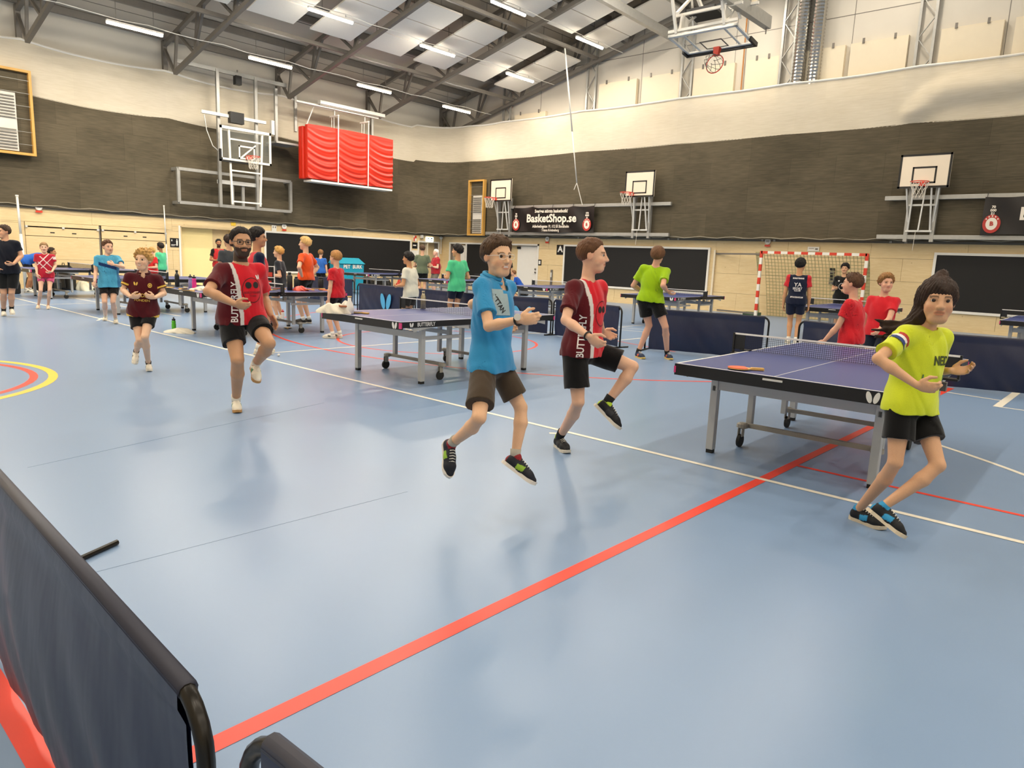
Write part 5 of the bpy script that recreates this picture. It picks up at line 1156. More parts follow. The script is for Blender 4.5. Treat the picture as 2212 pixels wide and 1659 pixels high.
    if hr:
        hcx = np.array(hexc(S.get('hair_col', '#3A2818'))); th = hr.get('t', .012); fz, sz_, bz = hr.get('front', .062), hr.get('side', .0), hr.get('back', -.055); rnd = random.Random(hr.get('seed', 3)); tf = []
        ZX, ZY = [-.1, -.03, .012, .04, .065, .1], [bz, bz*.6+sz_*.4, sz_, sz_*.6+fz*.4, fz-.008, fz]
        for i in range(int(hr.get('tufts', 0)*(.45 if far else 1))):
            a = rnd.uniform(0, 2*math.pi); e_ = rnd.uniform(.15, 1.35); dv = np.array([math.cos(a)*math.cos(e_), math.sin(a)*math.cos(e_), math.sin(e_)]); p = np.array([0, -.012, .03])+dv*np.array([.076, .096, .088])*1.02
            if p[2] < np.interp(p[1], ZX, ZY)+.022: continue
            ln = rnd.uniform(.5, 1.)*hr.get('tlen', .035); q = p+nrm(dv*hr.get('tout', .5)+np.array([rnd.uniform(-.5, .5)+hr.get('sweep', 0.), .25*dv[1]+hr.get('fsw', 0.), -hr.get('tdown', .5)+rnd.uniform(-.2, .3)]))*ln; tf.append(('rc', p, q, .015, .004))
        xt = [('rc', HD@(np.array(a_)-hc)/k, HD@(np.array(b_)-hc)/k, r0/k, r1/k) for a_, b_, r0, r1 in hr.get('extra', [])]
        def hair(P):
            L = (P-hc.astype(np.float32))@HD.astype(np.float32).T/np.float32(k)
            zl = np.interp(L[:, 1], ZX, ZY).astype(np.float32)
            tp = np.clip((L[:, 2]-zl)/.06, 0, 1); tp = tp*(2-tp)
            d = el(L, (0, -.013, .031+hr.get('lift', 0.)), np.eye(3), (.078, .098, .09+hr.get('top', 0.)))-(.001+th*tp)
            d = smax(d, (zl-L[:, 2])*.8, .004)
            if tf: d = smin(d, ev(L, tf, .008), .012)
            if xt: d = smin(d, ev(L, xt, .008), .02)
            ang = np.arctan2(L[:, 0], -L[:, 1])
            d = d+.0028*np.sin(ang*34+14*L[:, 2]/.1)*hr.get('rough', 1.)+.0022*wob(L, 90., 1)*hr.get('rough', 1.)
            return d*np.float32(k)
        ex = [np.array(q) for a_, b_, _, _ in hr.get('extra', []) for q in (a_, b_)]
        hl = np.minimum.reduce([hc-.2]+ex); hh_ = np.maximum.reduce([hc+.2]+ex)
        V, Q = surfnet(hair, hl-.02, hh_+.03, min(h, .0065))
        if len(V): mesh_obj('hair', V, Q, hcx*(1+.35*wob(((V-hc)@HD.T).astype(np.float32)*np.array([60, 12, 12], np.float32)/10, 9., 4))[:, None].clip(.3, 2), m_hair, t, base)
    # ---------------- socks, shoes
    for q in 'LR':
        an, kn, toe = J['an'+q], J['kn'+q], J['toe'+q]; u0 = nrm(kn-an); fs = S.get('foot', .16)*H/.285
        a_ = nrm(toe-(an-u0*.075*fs)); u_ = nrm(u0-a_*np.dot(u0, a_)) if abs(np.dot(u0, a_)) < .97 else nrm(np.cross(np.cross(a_, C[0]), a_))
        if S.get('flat', {}).get(q): a_ = nrm(np.array([a_[0], a_[1], 0])); u_ = np.array([0, 0, 1.])
        sdv = np.cross(a_, u_); hp = an-u_*.078*fs-a_*.06*fs; R = np.stack([a_, sdv, u_]); L0 = .285
        if S.get('sock'):
            MB().tube([an-base-u0*.01, an-base+(kn-an)*S.get('sockh', .16)], [.036*w, .038*w+.004], 14).build('sock', mat('sock_'+S['sock'], S['sock'], .9), t, smooth=True)
        def up_(P):
            L = (P-hp.astype(np.float32))@R.astype(np.float32).T/np.float32(fs); L[:, 1] *= 1.0
            d = ev(L, [('rc', (.045, 0, .045), (.14, 0, .046), .037, .040), ('rc', (.14, 0, .044), (.205, 0, .036), .040, .040), ('rc', (.205, 0, .036), (.25, 0, .03), .040, .028), ('rc', (.058, 0, .06), (.064, 0, .092), .036, .036), ('rc', (.11, 0, .082), (.17, 0, .062), .022, .024)], .02)
            return np.maximum(d, .018-L[:, 2])*np.float32(fs)
        V, Q = surfnet(up_, np.minimum(hp, toe)-.16, np.maximum(an, toe)+.16, min(h, .007))
        L = ((V-hp)@R.T)/fs; sc_ = S.get('shoe', '#E4DCCB')
        c = sc_(L) if callable(sc_) else np.tile(hexc(sc_), (len(V), 1))
        so = mesh_obj('shoe', V, Q, c, m_shoe, t, base)
        out = [(.0, 0)]
        pts2 = [(.01, .022), (.035, .035), (.08, .033), (.13, .033), (.18, .042), (.22, .044), (.255, .036), (.278, .018)]
        poly = [(-.002, 0)]+[(x_, y_) for x_, y_ in pts2]+[(.287, 0)]+[(x_, -y_) for x_, y_ in pts2[::-1]]
        mb = MB().prism([(x_*1.0, y_) for x_, y_ in poly], 0, 1, lambda a, b_, hh_: tuple(hp-base+(a_*a+sdv*b_+u_*(hh_*(.024 if True else 0)+(.012*max(0, (a-.22)/.06)**2)))*fs))
        mb.build('sole', mat('sole_'+S.get('sole', '#D8CDB8'), S.get('sole', '#D8CDB8'), .6), so)
        if not far:
            lc = MB()
            for i in range(5):
                x_ = .115+.018*i; z_ = .111-.0058*i; lc.tube([hp-base+(a_*x_+sdv*y_*.022+u_*(z_-abs(y_)*.012))*fs for y_ in np.linspace(-1, 1, 5)], .0028*fs, 5)
            lc.build('laces', mat('lace_'+S.get('lace', '#E9E4DA'), S.get('lace', '#E9E4DA'), .8), so)
    return info
# ---------------------------------------------------------------- posing
def solve_px(px, py, parent, L, sign):
    """point on the picture ray at distance L from its parent joint; sign +1 farther from the camera, -1 nearer, 0 mid"""
    r = nrm(ray(px, py)); o = CAM-parent; bq = o@r; c = o@o-L*L; disc = bq*bq-c
    if disc <= 0 or sign == 0:
        p = CAM+r*(-bq)
        if disc <= 0: p = parent+nrm(p-parent)*L if np.linalg.norm(p-parent) > L*1.12 else p
        return p
    return CAM+r*(-bq+sign*math.sqrt(disc))
def at_depth(px, py, g, off=0.):
    e = nrm([g[0], g[1], 0]); D = np.hypot(g[0], g[1]); r = ray(px, py); return CAM+r*((D+off)/(r@e))
def view_dir(g, v):
    e = nrm([g[0], g[1], 0]); rv = np.array([e[1], -e[0], 0]); v = math.radians(v); return -e*math.cos(v)+rv*math.sin(v)
def bones(H): return dict(ua=.178*H, fa=.15*H, th=.243*H, sh=.243*H)
def pose_px(S, g, H, neck, pelvis, head, arms, legs, view, pview=None, hview=None, lean=0., hoff=0., swd=.1, hipw=.056):
    """joints read from the picture; arms: {'L':((ex,ey,sign),(wx,wy,sign))}, legs: {'L':((kx,ky,s),(ax,ay,s),(tx,ty,s))}"""
    B = bones(H); J = {}; pview = view if pview is None else pview; hview = view if hview is None else hview
    J['pelvis'] = at_depth(*pelvis, g); J['neck'] = at_depth(*neck, g, lean)-np.array([0, 0, .008*H]); J['head'] = at_depth(*head, g, lean+hoff)
    cf, pf = view_dir(g, view), view_dir(g, pview); up = nrm(J['neck']-J['pelvis']); C = frame(cf, up); P = frame(pf, np.array([0, 0, 1.]))
    for q, sg in (('L', 1), ('R', -1)):
        J['sh'+q] = J['neck']-up*.036*H+C[0]*sg*swd*H; J['hip'+q] = J['pelvis']+P[0]*sg*hipw*H-np.array([0, 0, .012*H])
        a = arms[q]; J['el'+q] = solve_px(a[0][0], a[0][1], J['sh'+q], B['ua'], a[0][2]); J['wr'+q] = solve_px(a[1][0], a[1][1], J['el'+q], B['fa'], a[1][2])
        if len(a) > 2: S['hand'+q] = nrm(solve_px(a[2][0], a[2][1], J['wr'+q], .1*H, a[2][2])-J['wr'+q])
        l = legs[q]; J['kn'+q] = solve_px(*l[0][:2], J['hip'+q], B['th'], l[0][2]); J['an'+q] = solve_px(*l[1][:2], J['kn'+q], B['sh'], l[1][2]); J['toe'+q] = solve_px(*l[2][:2], J['an'+q], .145*H, l[2][2])
        if q in S.get('flat', {}): J['an'+q] = on_floor(*l[1][:2], .078*.16*H/.285); J['toe'+q] = on_floor(*l[2][:2], .0)
        if len(l) > 3: J['toe'+q] = J['an'+q]*np.array([1, 1, 0])+nrm(on_floor(*l[2][:2])-on_floor(*l[3]))*.14*H
    S.update(g=g, H=H, J=J, cf=cf, pf=pf, hf=view_dir(g, hview)); return S
ARMS = {'down': ((.18, .02, -1), (.05, .12, -1)), 'bent': ((.25, -.25, -1), (-.35, .9, .1)), 'low': ((.2, .1, -1), (-.1, .55, -.75)), 'hips': ((.75, -.2, -.75), (-.75, .15, -.7)), 'cross': ((.25, .25, -1), (-.95, .45, .15)), 'hold': ((.3, .05, -1), (-.5, .85, -.05)), 'back': ((.3, -.5, -.9), (-.1, .5, -.5)), 'front': ((.1, .6, -.8), (-.1, .7, -.55))}
def pose_std(S, g, H, view, armL='down', armR='down', hview=None, lean=0., legs=((.03, .0), (-.03, .0)), hh=None, stance=.07, twist=0., pel_z=.53, neck_up=.818):
    g = np.array([g[0], g[1], 0.]); B = bones(H); J = {}; cf = view_dir(g, view+twist); pf = view_dir(g, view); Z = np.array([0, 0, 1.])
    J['pelvis'] = g+Z*pel_z*H; up = nrm(Z*math.cos(lean)+pf*math.sin(lean)); J['neck'] = J['pelvis']+up*(neck_up-.53)*H; hf = view_dir(g, view if hview is None else hview)
    hh = hh or .138*H; J['head'] = J['neck']+nrm(up*.75+Z*.25)*(.98*hh*.5+.055*H*.8)+nrm(hf)*.02
    C = frame(cf, up); P = frame(pf, Z)
    for q, sg, am, lg in (('L', 1, armL, legs[0]), ('R', -1, armR, legs[1])):
        am = ARMS[am] if isinstance(am, str) else am
        J['sh'+q] = J['neck']-up*.036*H+C[0]*sg*.1*H; J['hip'+q] = J['pelvis']+P[0]*sg*.056*H-Z*.012*H
        loc = lambda v: nrm(C[0]*sg*v[0]+C[1]*v[1]+Z*v[2])
        J['el'+q] = J['sh'+q]+loc(am[0])*B['ua']; J['wr'+q] = J['el'+q]+loc(am[1])*B['fa']
        an = g+P[0]*sg*stance+P[1]*lg[0]+Z*.047*H; J['an'+q] = an; mid = (J['hip'+q]+an)/2; dd = np.linalg.norm(an-J['hip'+q])
        J['kn'+q] = mid+P[1]*max(.0, math.sqrt(max((.486*H)**2-dd*dd, 0))*.5)+P[1]*.01; J['toe'+q] = an+nrm(P[1]*.96+P[0]*sg*.25)*.13*H-Z*.04*H
    S.update(g=g, H=H, J=J, cf=cf, pf=pf, hf=hf, hh=hh); S.setdefault('flat', {'L': 1, 'R': 1}); return S
def decal(I, target, org, xd, yd, shapes, m, name, lift=.004):
    """flat print laid on the cloth: shapes are (2D verts, faces); rays fall on the cloth along the print's normal"""
    xd, yd = nrm(xd), nrm(yd); n = nrm(np.cross(xd, yd)); mb = MB(); bv = I['bvh']
    for V, Fc in shapes:
        W_ = []; ok = True
        for v in V:
            o = org+xd*v[0]+yd*v[1]+n*.35; hit = bv.ray_cast(Vector(o), Vector(-n), .8)
            if hit[0] is None: W_.append(None)
            else: W_.append(np.array(hit[0])+n*lift-I['base'])
        fs_ = [f for f in Fc if all(W_[i] is not None for i in f)]
        if fs_: mb.add([w if w is not None else (0, 0, 0) for w in W_], fs_)
    if mb.f: mb.build(name, m, target)
def poly(p): return [(np.array([[a, b, 0] for a, b in p]), [tuple(range(len(p)))])]
def fan(p):                                    # triangulated disc with centre, so it follows the cloth
    c = np.mean(np.array(p), 0); n = len(p); h_ = [((a+c[0])/2, (b+c[1])/2) for a, b in p]
    return [(np.array([[a, b, 0] for a, b in list(p)+h_+[tuple(c)]]), [(i, (i+1) % n, n+(i+1) % n, n+i) for i in range(n)]+[(n+i, n+(i+1) % n, 2*n) for i in range(n)])]
def txt(s, size, sx=1., bold=0., dx=0., dy=0.):
    V, Fc = text_mesh(s, size, 'CENTER', sx, bold); V = V.copy(); V[:, 0] += dx; V[:, 1] += dy; return [(V, Fc)]
def annulus(r0, r1, n=40, sy=1.):
    V = [[r*math.cos(a), r*sy*math.sin(a), 0] for r in (r0, r1) for a in np.linspace(0, 2*math.pi, n, endpoint=False)]; return [(np.array(V), [(i, (i+1) % n, n+(i+1) % n, n+i) for i in range(n)])]
def solid(c): return lambda x: np.tile(hexc(c), (len(x['u']), 1))
def setc(c, m, h_): c[m] = np.array(hexc(h_))
def trims(x, w=.02): return (x['L'] & (x['eL'] > -w)) | (x['R'] & (x['eR'] > -w))
def club(x, red='#CF1F2B', dk='#550D16', wh='#DAD2CC'):
    c = solid(red)(x); u, sw, v = x['u'], x['sw'], x['v']; ln = -sw*(.52+.12*np.clip(v/.25, -1, 1)); fr = x['f'] > -.03
    setc(c, (u < ln) | x['R'], dk); setc(c, fr & (np.abs(u-ln) < .016) & ~x['R'], wh)
    setc(c, x['R'] & (x['v'] > .13) & (np.abs(u+sw*.78) < .016) & fr, wh); return c
def polo_m(x):
    c = solid('#4A0C15')(x); setc(c, trims(x, .03) & ((x['L'] & (x['eL'] < -.012)) | (x['R'] & (x['eR'] < -.012))), '#D8B24A')
    setc(c, (x['low'] < .012+.05*(np.abs(x['u'])/x['sw']-.75)) & (np.abs(x['u']) > .5*x['sw']), '#D8B24A'); return c
def band(x):
    c = solid('#4C9DBE')(x); d = x['v']+.3*x['u']; setc(c, (x['f'] > 0) & (np.abs(d+.01) < .03) & ~x['L'] & ~x['R'], '#14305F'); setc(c, (x['u'] > x['sw']*.75) & (x['v'] < 0) & ~x['L'], '#2C6A94'); return c
def crim(x):
    c = solid('#AD1E33')(x); u, v = x['u'], x['v']; f = x['f'] > 0
    for a, o, lo_, hi_ in ((1.1, .09, -.12, .2), (1.1, -.05, -.14, .12), (-1.1, .02, -.2, .12), (-1.1, -.14, -.22, 0)): setc(c, f & (np.abs(v-a*u-o) < .011) & (v > lo_) & (v < hi_), '#E8D8D2')
    setc(c, x['L'] & (v > .06), '#E8D8D2'); return c
def two(c1, c2, frac=.6):
    def f(x):
        c = solid(c1)(x); setc(c, x['L'] | x['R'] | (np.abs(x['u']) > x['sw']*frac+.0*x['v']) & (x['v'] > .05), c2); return c
    return f
def shoe_fn(basec, acc, toe=None, collar=None):
    def f(L):
        c = np.tile(hexc(basec), (len(L), 1)); setc(c, (np.abs(L[:, 1]) > .022) & (L[:, 0] > .1) & (L[:, 0] < .16) & (np.abs(L[:, 2]-.05-.2*(L[:, 0]-.13)) < .02), acc)
        if toe: setc(c, (L[:, 0] > .25), toe)
        if collar: setc(c, (L[:, 2] > .085) & (L[:, 0] < .1) | (L[:, 0] < .02), collar)
        return c
    return f
W_SH = shoe_fn('#DDD6C6', '#6A6A60'); INK = mat('ink_black', '#141012', .7); INKW = mat('ink_white', '#E6DFDA', .7); INKY = mat('ink_yellow', '#D9B24C', .7); INKR = mat('ink_darkred', '#8E1420', .7)
SHORT = dict(t=.013, front=.078, side=.012, back=-.055, tufts=60, tlen=.03, tout=.8, tdown=.0, fsw=.2, rough=1.6)
# ---- 1 man with glasses
gM = on_floor(512, 890)
S = pose_px(dict(label='bearded man with glasses running in a red and maroon shirt', hh=.252, vox=.0053, build=1.08, skin='#C2936F', hair_col='#1A110C', beard='#17100C', shirt=club, shorts='#0D0C0D', shoe=shoe_fn('#E2DAC8', '#3F7A55'), sole='#B98B52', sock='#E4DED2', sockh=.14, loose=.024, belly=.02, decal=1, hem=.07, sleeve=.72, shortlen=.62, flat={'R': 1}, curlR=.75, curlL=.5,
    hair=dict(t=.008, front=.088, side=.01, back=-.06, tufts=60, tlen=.008, tout=.9, tdown=-.3, top=.004, rough=1.3)), gM, 1.74, (519, 566), (522, 681), (521, 525),
    {'R': ((450, 630, -1), (506, 656, -1), (539, 664, 0)), 'L': ((570, 641, 1), (585, 680, -1), (598, 704, 0))},
    {'R': ((513, 777, -1), (510, 866, 1), (513, 893, -1)), 'L': ((581, 742, -1), (552, 786, 1), (557, 832, -1))}, 26, 14, 14, lean=-.03, hoff=-.02)
I = build_person(S); C, ch = I['C'], I['chest']; sw = .112*1.74
n_ = nrm(-gM*np.array([1, 1, 0])); xr = np.cross(np.array([0, 0, 1.]), n_)        # viewer-facing print axes
up = C[2]
decal(I, I['shirt'], ch+C[0]*.03-up*.035, C[0], up, annulus(.088, .0925, 44, 1.18), INK, 'emblem_ring'); decal(I, I['shirt'], ch+C[0]*.03-up*.035, C[0], up, fan(ellipse(-.033, .045, .028, .028))+fan(ellipse(.037, .045, .028, .028)), INK, 'emblem_bats')
decal(I, I['shirt'], ch+C[0]*.03-up*.035, C[0], up, txt('BORDTENNIS', .026, 1., .0008, 0, -.02)+txt('KLUBB', .018, 1, .0006, 0, -.048), INKR, 'emblem_text')
decal(I, I['shirt'], ch+C[0]*.105+up*.075, C[0], up, [q for w in wings(.045) for q in fan(w)], INKW, 'chest_mark')
sdir = nrm(-C[0]*.85+C[1]*.5); decal(I, I['shirt'], ch-up*.12-C[0]*.14, -up, np.cross(sdir, -up)*1., txt('BUTTERFLY', .085, .82, .002), INKW, 'side_lettering') if False else None
sx_ = nrm(np.cross(up, nrm(C[1]*.72-C[0]*.7))); decal(I, I['shirt'], ch-up*.14+nrm(C[1]*.72-C[0]*.7)*.12, up, -sx_, txt('BUTTERFLY', .08, .86, .0015), INKW, 'side_lettering')
HD, hc, k = I['HD'], I['hc'], I['k']
def glasses(I, m, r=.0022, w=.024, hgt=.017):
    HD, hc, k = I['HD'], I['hc'], I['k']; P_ = lambda x, y, z: hc-I['base']+HD.T@np.array([x, y, z])*k; mb = MB()
    for sd in (-1, 1):
        mb.tube([P_(sd*.033+w*math.copysign(abs(math.cos(a))**.6, math.cos(a)), .101-.25*abs(sd*.033+w*math.cos(a))**2*10*.3, .006+hgt*math.copysign(abs(math.sin(a))**.6, math.sin(a))) for a in np.linspace(0, 2*math.pi, 20, endpoint=False)], r, 6, closed=True)
        mb.tube([P_(sd*.058, .096, .012), P_(sd*.074, .07, .012), P_(sd*.082, .0, .008)], r, 6)
    mb.tube([P_(-.009, .103, .012), P_(0, .105, .013), P_(.009, .103, .012)], r, 6); mb.build('glasses', m, I['t'])
glasses(I, m_blk, .0026)
# ---- 2 child in maroon polo
g2 = on_floor(320, 806)
S = pose_px(dict(label='blond child jogging in a maroon polo shirt with yellow trim', hh=.225, vox=.0055, build=.92, skin='#E2B898', hair_col='#B98F50', brow='#A07A4A', shirt=polo_m, collar='#4A0C15', vneck=.02, shorts='#0E0D10', shoe=W_SH, sole='#E3DCCC', sock='#2A2520', sockh=.1, loose=.024, decal=1, smile=1, hem=.1, flat={'L': 1}, sleeve=.66, shortlen=.6,
    hair=dict(t=.02, front=.07, side=-.02, back=-.07, tufts=110, tlen=.055, tout=.75, tdown=.45, sweep=.25, seed=5)), g2, 1.46, (310, 588), (309, 668), (309, 562),
    {'R': ((266, 627, 0), (282, 641, -1), (297, 641, 0)), 'L': ((354, 634, 0), (334, 643, -1), (320, 640, 0))},
    {'L': ((313, 727, -1), (321, 787, 1), (326, 811, -1)), 'R': ((302, 734, -1), (294, 760, 1), (291, 790, -1))}, -6, -6, -26, hoff=-.02)
I = build_person(S); C, ch = I['C'], I['chest']; up = C[2]
decal(I, I['shirt'], ch-up*.085, C[0], up, txt('JORDAN', .058, 1., .0008), INKY, 'lettering'); decal(I, I['shirt'], ch-up*.14, C[0], up, txt('FONDEN', .036, 1.1, .0004), INKY, 'lettering')
decal(I, I['shirt'], ch-C[0]*.07+up*.045, C[0], up, [q for w in wings(.045) for q in fan(w)], INKY, 'chest_mark'); decal(I, I['shirt'], ch+C[0]*.075+up*.035, C[0], up, annulus(.014, .022, 20, 1.2)+fan(ellipse(0, 0, .009, .012)), INKY, 'crest')
# ---- 3 boy in blue polo
g3 = on_floor(1078, 1084)
GREY = hexc('#9AA7A6')
S = pose_px(dict(label='smiling boy in a blue polo shirt and grey brown shorts, both feet off the floor', hh=.222, vox=.0053, build=.86, skin='#DDB08C', hair_col='#4A3420', shirt='#3089BC', collar='#3C97C8', vneck=.03, shorts='#45392C', shoe=shoe_fn('#1B1D26', '#8FB63A', None, '#8C1F26'), sole='#E0D8CC', sock='#A6A196', sockh=.18, loose=.026, decal=1, smile=1, sleeve=.7, hem=.06, shortlen=.78, flare=1.3, curlR=.75, curlL=.7,
    hair=dict(t=.02, front=.078, side=.01, back=-.055, tufts=80, tlen=.034, tout=.6, tdown=-.1, sweep=-.1, fsw=.4, seed=8)), g3, 1.56, (1070, 597), (1060, 779), (1075, 556),
    {'R': ((1056, 705, -1), (1122, 691, -1), (1172, 687, 0)), 'L': ((1021, 657, 1), (1080, 700, 1), (1103, 710, 0))},
    {'L': ((1125, 880, 0), (1112, 990, 0), (1160, 1052, 0)), 'R': ((1035, 902, -1), (974, 960, 1), (968, 1022, 0))}, 62, 66, 36, lean=.02, hoff=-.02)
I = build_person(S); C, ch = I['C'], I['chest']; up = C[2]
pn = nrm(C[1]*.55-C[0]*.6); px_ = nrm(np.cross(up, pn))
decal(I, I['shirt'], ch+up*.06+pn*.1, px_, up, [(np.array([[a*.11-.055+.03*(1-b), b*.15-.075, 0] for b in np.linspace(0, 1, 7) for a in np.linspace(0, 1, 5)]), [(j*5+i, j*5+i+1, j*5+i+6, j*5+i+5) for j in range(6) for i in range(4)])], mat('print_grey', '#9DB0B4', .8), 'printed_patch'); decal(I, I['shirt'], ch+up*.05+pn*.1, nrm(px_*.6-up*.8), nrm(up*.6+px_*.8), txt('YTTAN', .04, .9, .001), INK, 'patch_lettering', .006)
glasses(I, m_alu, .0014, .024, .016)
w_, e_ = I['J']['wrR'], I['J']['elR']; dv = nrm(w_-e_)
def wristband(I, w_, dv, r, m, dial=None):
    x1 = nrm(np.cross(dv, np.array([0, 0, 1.]))); y1 = np.cross(x1, dv)
    MB().tube([w_-I['base']-dv*.012+(x1*math.cos(a)+y1*math.sin(a))*r for a in np.linspace(0, 2*math.pi, 18, endpoint=False)], .006, 6, closed=True).build('watch_strap', m, I['t'])
    if dial: 
        q = nrm(-w_+CAM); MB().tube([w_-I['base']-dv*.012+y1*r*.6+q*.03, w_-I['base']-dv*.012+y1*r*.6+q*.042], .019, 14).build('watch_dial', dial, I['t'])
wristband(I, w_, dv, .028, m_blk, m_alu)
# ---- 4 boy in red
g4 = on_floor(1210, 992)
S = pose_px(dict(label='boy with short auburn hair in a red and maroon shirt, one knee raised', hh=.238, vox=.0053, build=.9, skin='#DDAE90', hair_col='#5B3A20', shirt=club, shorts='#0B0A0B', shoe=shoe_fn('#15161A', '#2A2C30', None, '#B8D63A'), sole='#D6CFC0', sock='#0E0E10', sockh=.2, loose=.028, decal=1, sleeve=.72, hem=.055, shortlen=.72, flare=1.5, flat={'R': 1}, curlR=.8,
    hair=dict(t=.011, front=.088, side=.02, back=-.05, tufts=60, tlen=.014, tout=.9, tdown=-.2, rough=.7)), g4, 1.7, (1270, 600), (1257, 752), (1280, 553),
    {'R': ((1222, 692, -1), (1272, 727, -1), (1308, 754, 0)), 'L': ((1290, 690, 1), (1302, 715, 1), (1310, 720, 0))},
    {'R': ((1249, 868, 0), (1207, 947, 0), (1231, 1002, -1), (1183, 969)), 'L': ((1366, 792, 0), (1309, 872, 0), (1342, 936, 0))}, 56, 58, 80, lean=.0, hoff=-.01)
I = build_person(S); C, ch = I['C'], I['chest']; up = C[2]
decal(I, I['shirt'], ch+C[0]*.03-up*.035, C[0], up, annulus(.075, .079, 40, 1.18), INK, 'emblem_ring'); decal(I, I['shirt'], ch+C[0]*.03-up*.035, C[0], up, fan(ellipse(-.03, .03, .024, .024))+fan(ellipse(.03, .03, .024, .024)), INK, 'emblem_bats')
pn = nrm(C[1]*.5-C[0]*.86); sx_ = nrm(np.cross(up, pn)); decal(I, I['shirt'], ch-up*.2+pn*.1, up, -sx_, txt('BUTTERFLY', .075, .8, .0015), INKW, 'side_lettering')
w_, e_ = I['J']['wrR'], I['J']['elR']; wristband(I, w_, nrm(w_-e_), .03, m_blk)
# ---- 5 girl in yellow
g5 = on_floor(1880, 1145)
hx = lambda px, py, o=0.: at_depth(px, py, g5, o)
pony = [((1992, 676), (1968, 704), .05, .045), ((1968, 704), (1935, 715), .045, .035), ((1935, 715), (1905, 704), .03, .012), ((1950, 710), (1898, 692), .025, .006), ((1950, 712), (1918, 735), .03, .012), ((1930, 722), (1900, 745), .018, .006), ((1985, 690), (1958, 742), .035, .02), ((1958, 742), (1922, 752), .02, .006), ((2000, 640), (1992, 676), .05, .05), ((1940, 712), (1884, 712), .014, .004), ((1945, 725), (1890, 728), .014, .004)]
ex = [(hx(*a, -.01), hx(*b_, .0), r0, r1) for a, b_, r0, r1 in pony]+[(hx(2027, 608), hx(2035, 594, .01), .035, .03)]
rs = random.Random(4)
for i in range(14): ex.append((hx(1962+rs.uniform(-6, 10), 706+rs.uniform(-14, 22), rs.uniform(-.04, .03)), hx(rs.uniform(1880, 1925), rs.uniform(684, 760), rs.uniform(-.05, .06)), .011, .0032))
S = pose_px(dict(label='girl with long brown hair running in a neon yellow shirt', hh=.24, vox=.0053, build=.86, skin='#CFA07C', hair_col='#2E1D12', shirt='#CBD62E', shorts='#0B0A0A', shoe=shoe_fn('#16181C', '#2F8FC0', None, '#2F8FC0'), sole='#CDBFA6', sock=None, loose=.026, decal=1, sleeve=.7, hem=.06, shortlen=.6, flare=1.4, curlR=.8, curlL=.7, flat={'R': 1},
    hair=dict(t=.016, front=.038, side=-.055, back=-.1, tufts=0, extra=ex, rough=1.3)), g5, 1.52, (2001, 702), (1966, 868), (2025, 651),
    {'R': ((1897, 775, -1), (1980, 832, -1), (2014, 838, 0)), 'L': ((2012, 803, 1), (2053, 801, -1), (2098, 800, 0))},
    {'R': ((1934, 998, 0), (1853, 1102, 0), (1906, 1150, 0), (1822, 1122)), 'L': ((2026, 1005, -1), (1905, 1096, 0), (1948, 1163, 0))}, 52, 58, 8, lean=.0, hoff=-.03)
I = build_person(S); C, ch = I['C'], I['chest']; up = C[2]; J = I['J']
sa = nrm(J['elR']-J['shR']); on_ = nrm(CAM-J['shR']); on_ = nrm(on_-sa*np.dot(on_, sa)); sxx = np.cross(sa, on_) if True else 0
for dy, m in ((.024, mat('flag_red', '#B23A34', .8)), (0., INKW), (-.024, mat('flag_blue', '#2C3F78', .8))):
    decal(I, I['shirt'], J['shR']+sa*.085-sa*dy, np.cross(-sa, on_), -sa, [(np.array([[a*.1-.05, b*.024-.012, 0] for b in (0, .5, 1) for a in np.linspace(0, 1, 7)]), [(j*7+i, j*7+i+1, j*7+i+8, j*7+i+7) for j in range(2) for i in range(6)])], m, 'flag_stripe', .006)
decal(I, I['shirt'], ch+C[1]*.1+C[0]*.03, C[0], up, txt('NED', .07, .9, .002), mat('print_dark', '#3A4520', .8), 'chest_lettering'); decal(I, I['shirt'], ch+C[1]*.1+C[0]*.0-up*.09, C[0], up, poly([(-.08, -.012), (.08, -.012), (.08, .012), (-.08, .012)]), mat('print_green', '#4A6E3A', .8), 'chest_bar')
# ---- 6, 7, 8: runners on the left
g6 = on_floor(14, 686)
build_person(pose_px(dict(label='boy in navy shirt and black shorts at the left edge', hh=.24, vox=.0085, skin='#CF9C7A', hair_col='#3A281A', shirt='#10131E', shorts='#121212', shoe=W_SH, sock='#15130F', sockh=.22, loose=.028, hair=SHORT, shortlen=.82, flat={'R': 1}), g6, 1.74, (11, 517), (16, 580), (8, 501),
    {'L': ((46, 553, 0), (29, 570, -1), (16, 572, 0)), 'R': ((-18, 553, 0), (-8, 580, -1), (0, 585, 0))}, {'R': ((8, 632, -1), (8, 673, 1), (8, 690, -1)), 'L': ((25, 632, -1), (25, 668, 1), (28, 680, -1))}, -12, -12, -60))
g7 = on_floor(95, 668)
build_person(pose_px(dict(label='girl in a crimson shirt with white lines and pink shorts', hh=.22, vox=.0085, build=.82, skin='#DFB193', hair_col='#8A6A44', shirt=crim, shorts='#C94F77', shoe=shoe_fn('#D9C2A8', '#C9A98A'), sock=None, loose=.024, shortlen=.45, hair=dict(t=.006, front=.06, side=.0, back=-.06), flat={'L': 1, 'R': 1}), g7, 1.47, (96, 547), (99, 592), (95, 535),
    {'L': ((120, 574, 0), (112, 587, -1), (104, 590, 0)), 'R': ((78, 574, 0), (80, 592, -1), (82, 598, 0))}, {'R': ((88, 627, -1), (83, 660, 1), (76, 670, -1)), 'L': ((107, 627, -1), (104, 661, 1), (103, 672, -1))}, 0, 0, 0))
g8 = on_floor(238, 704)
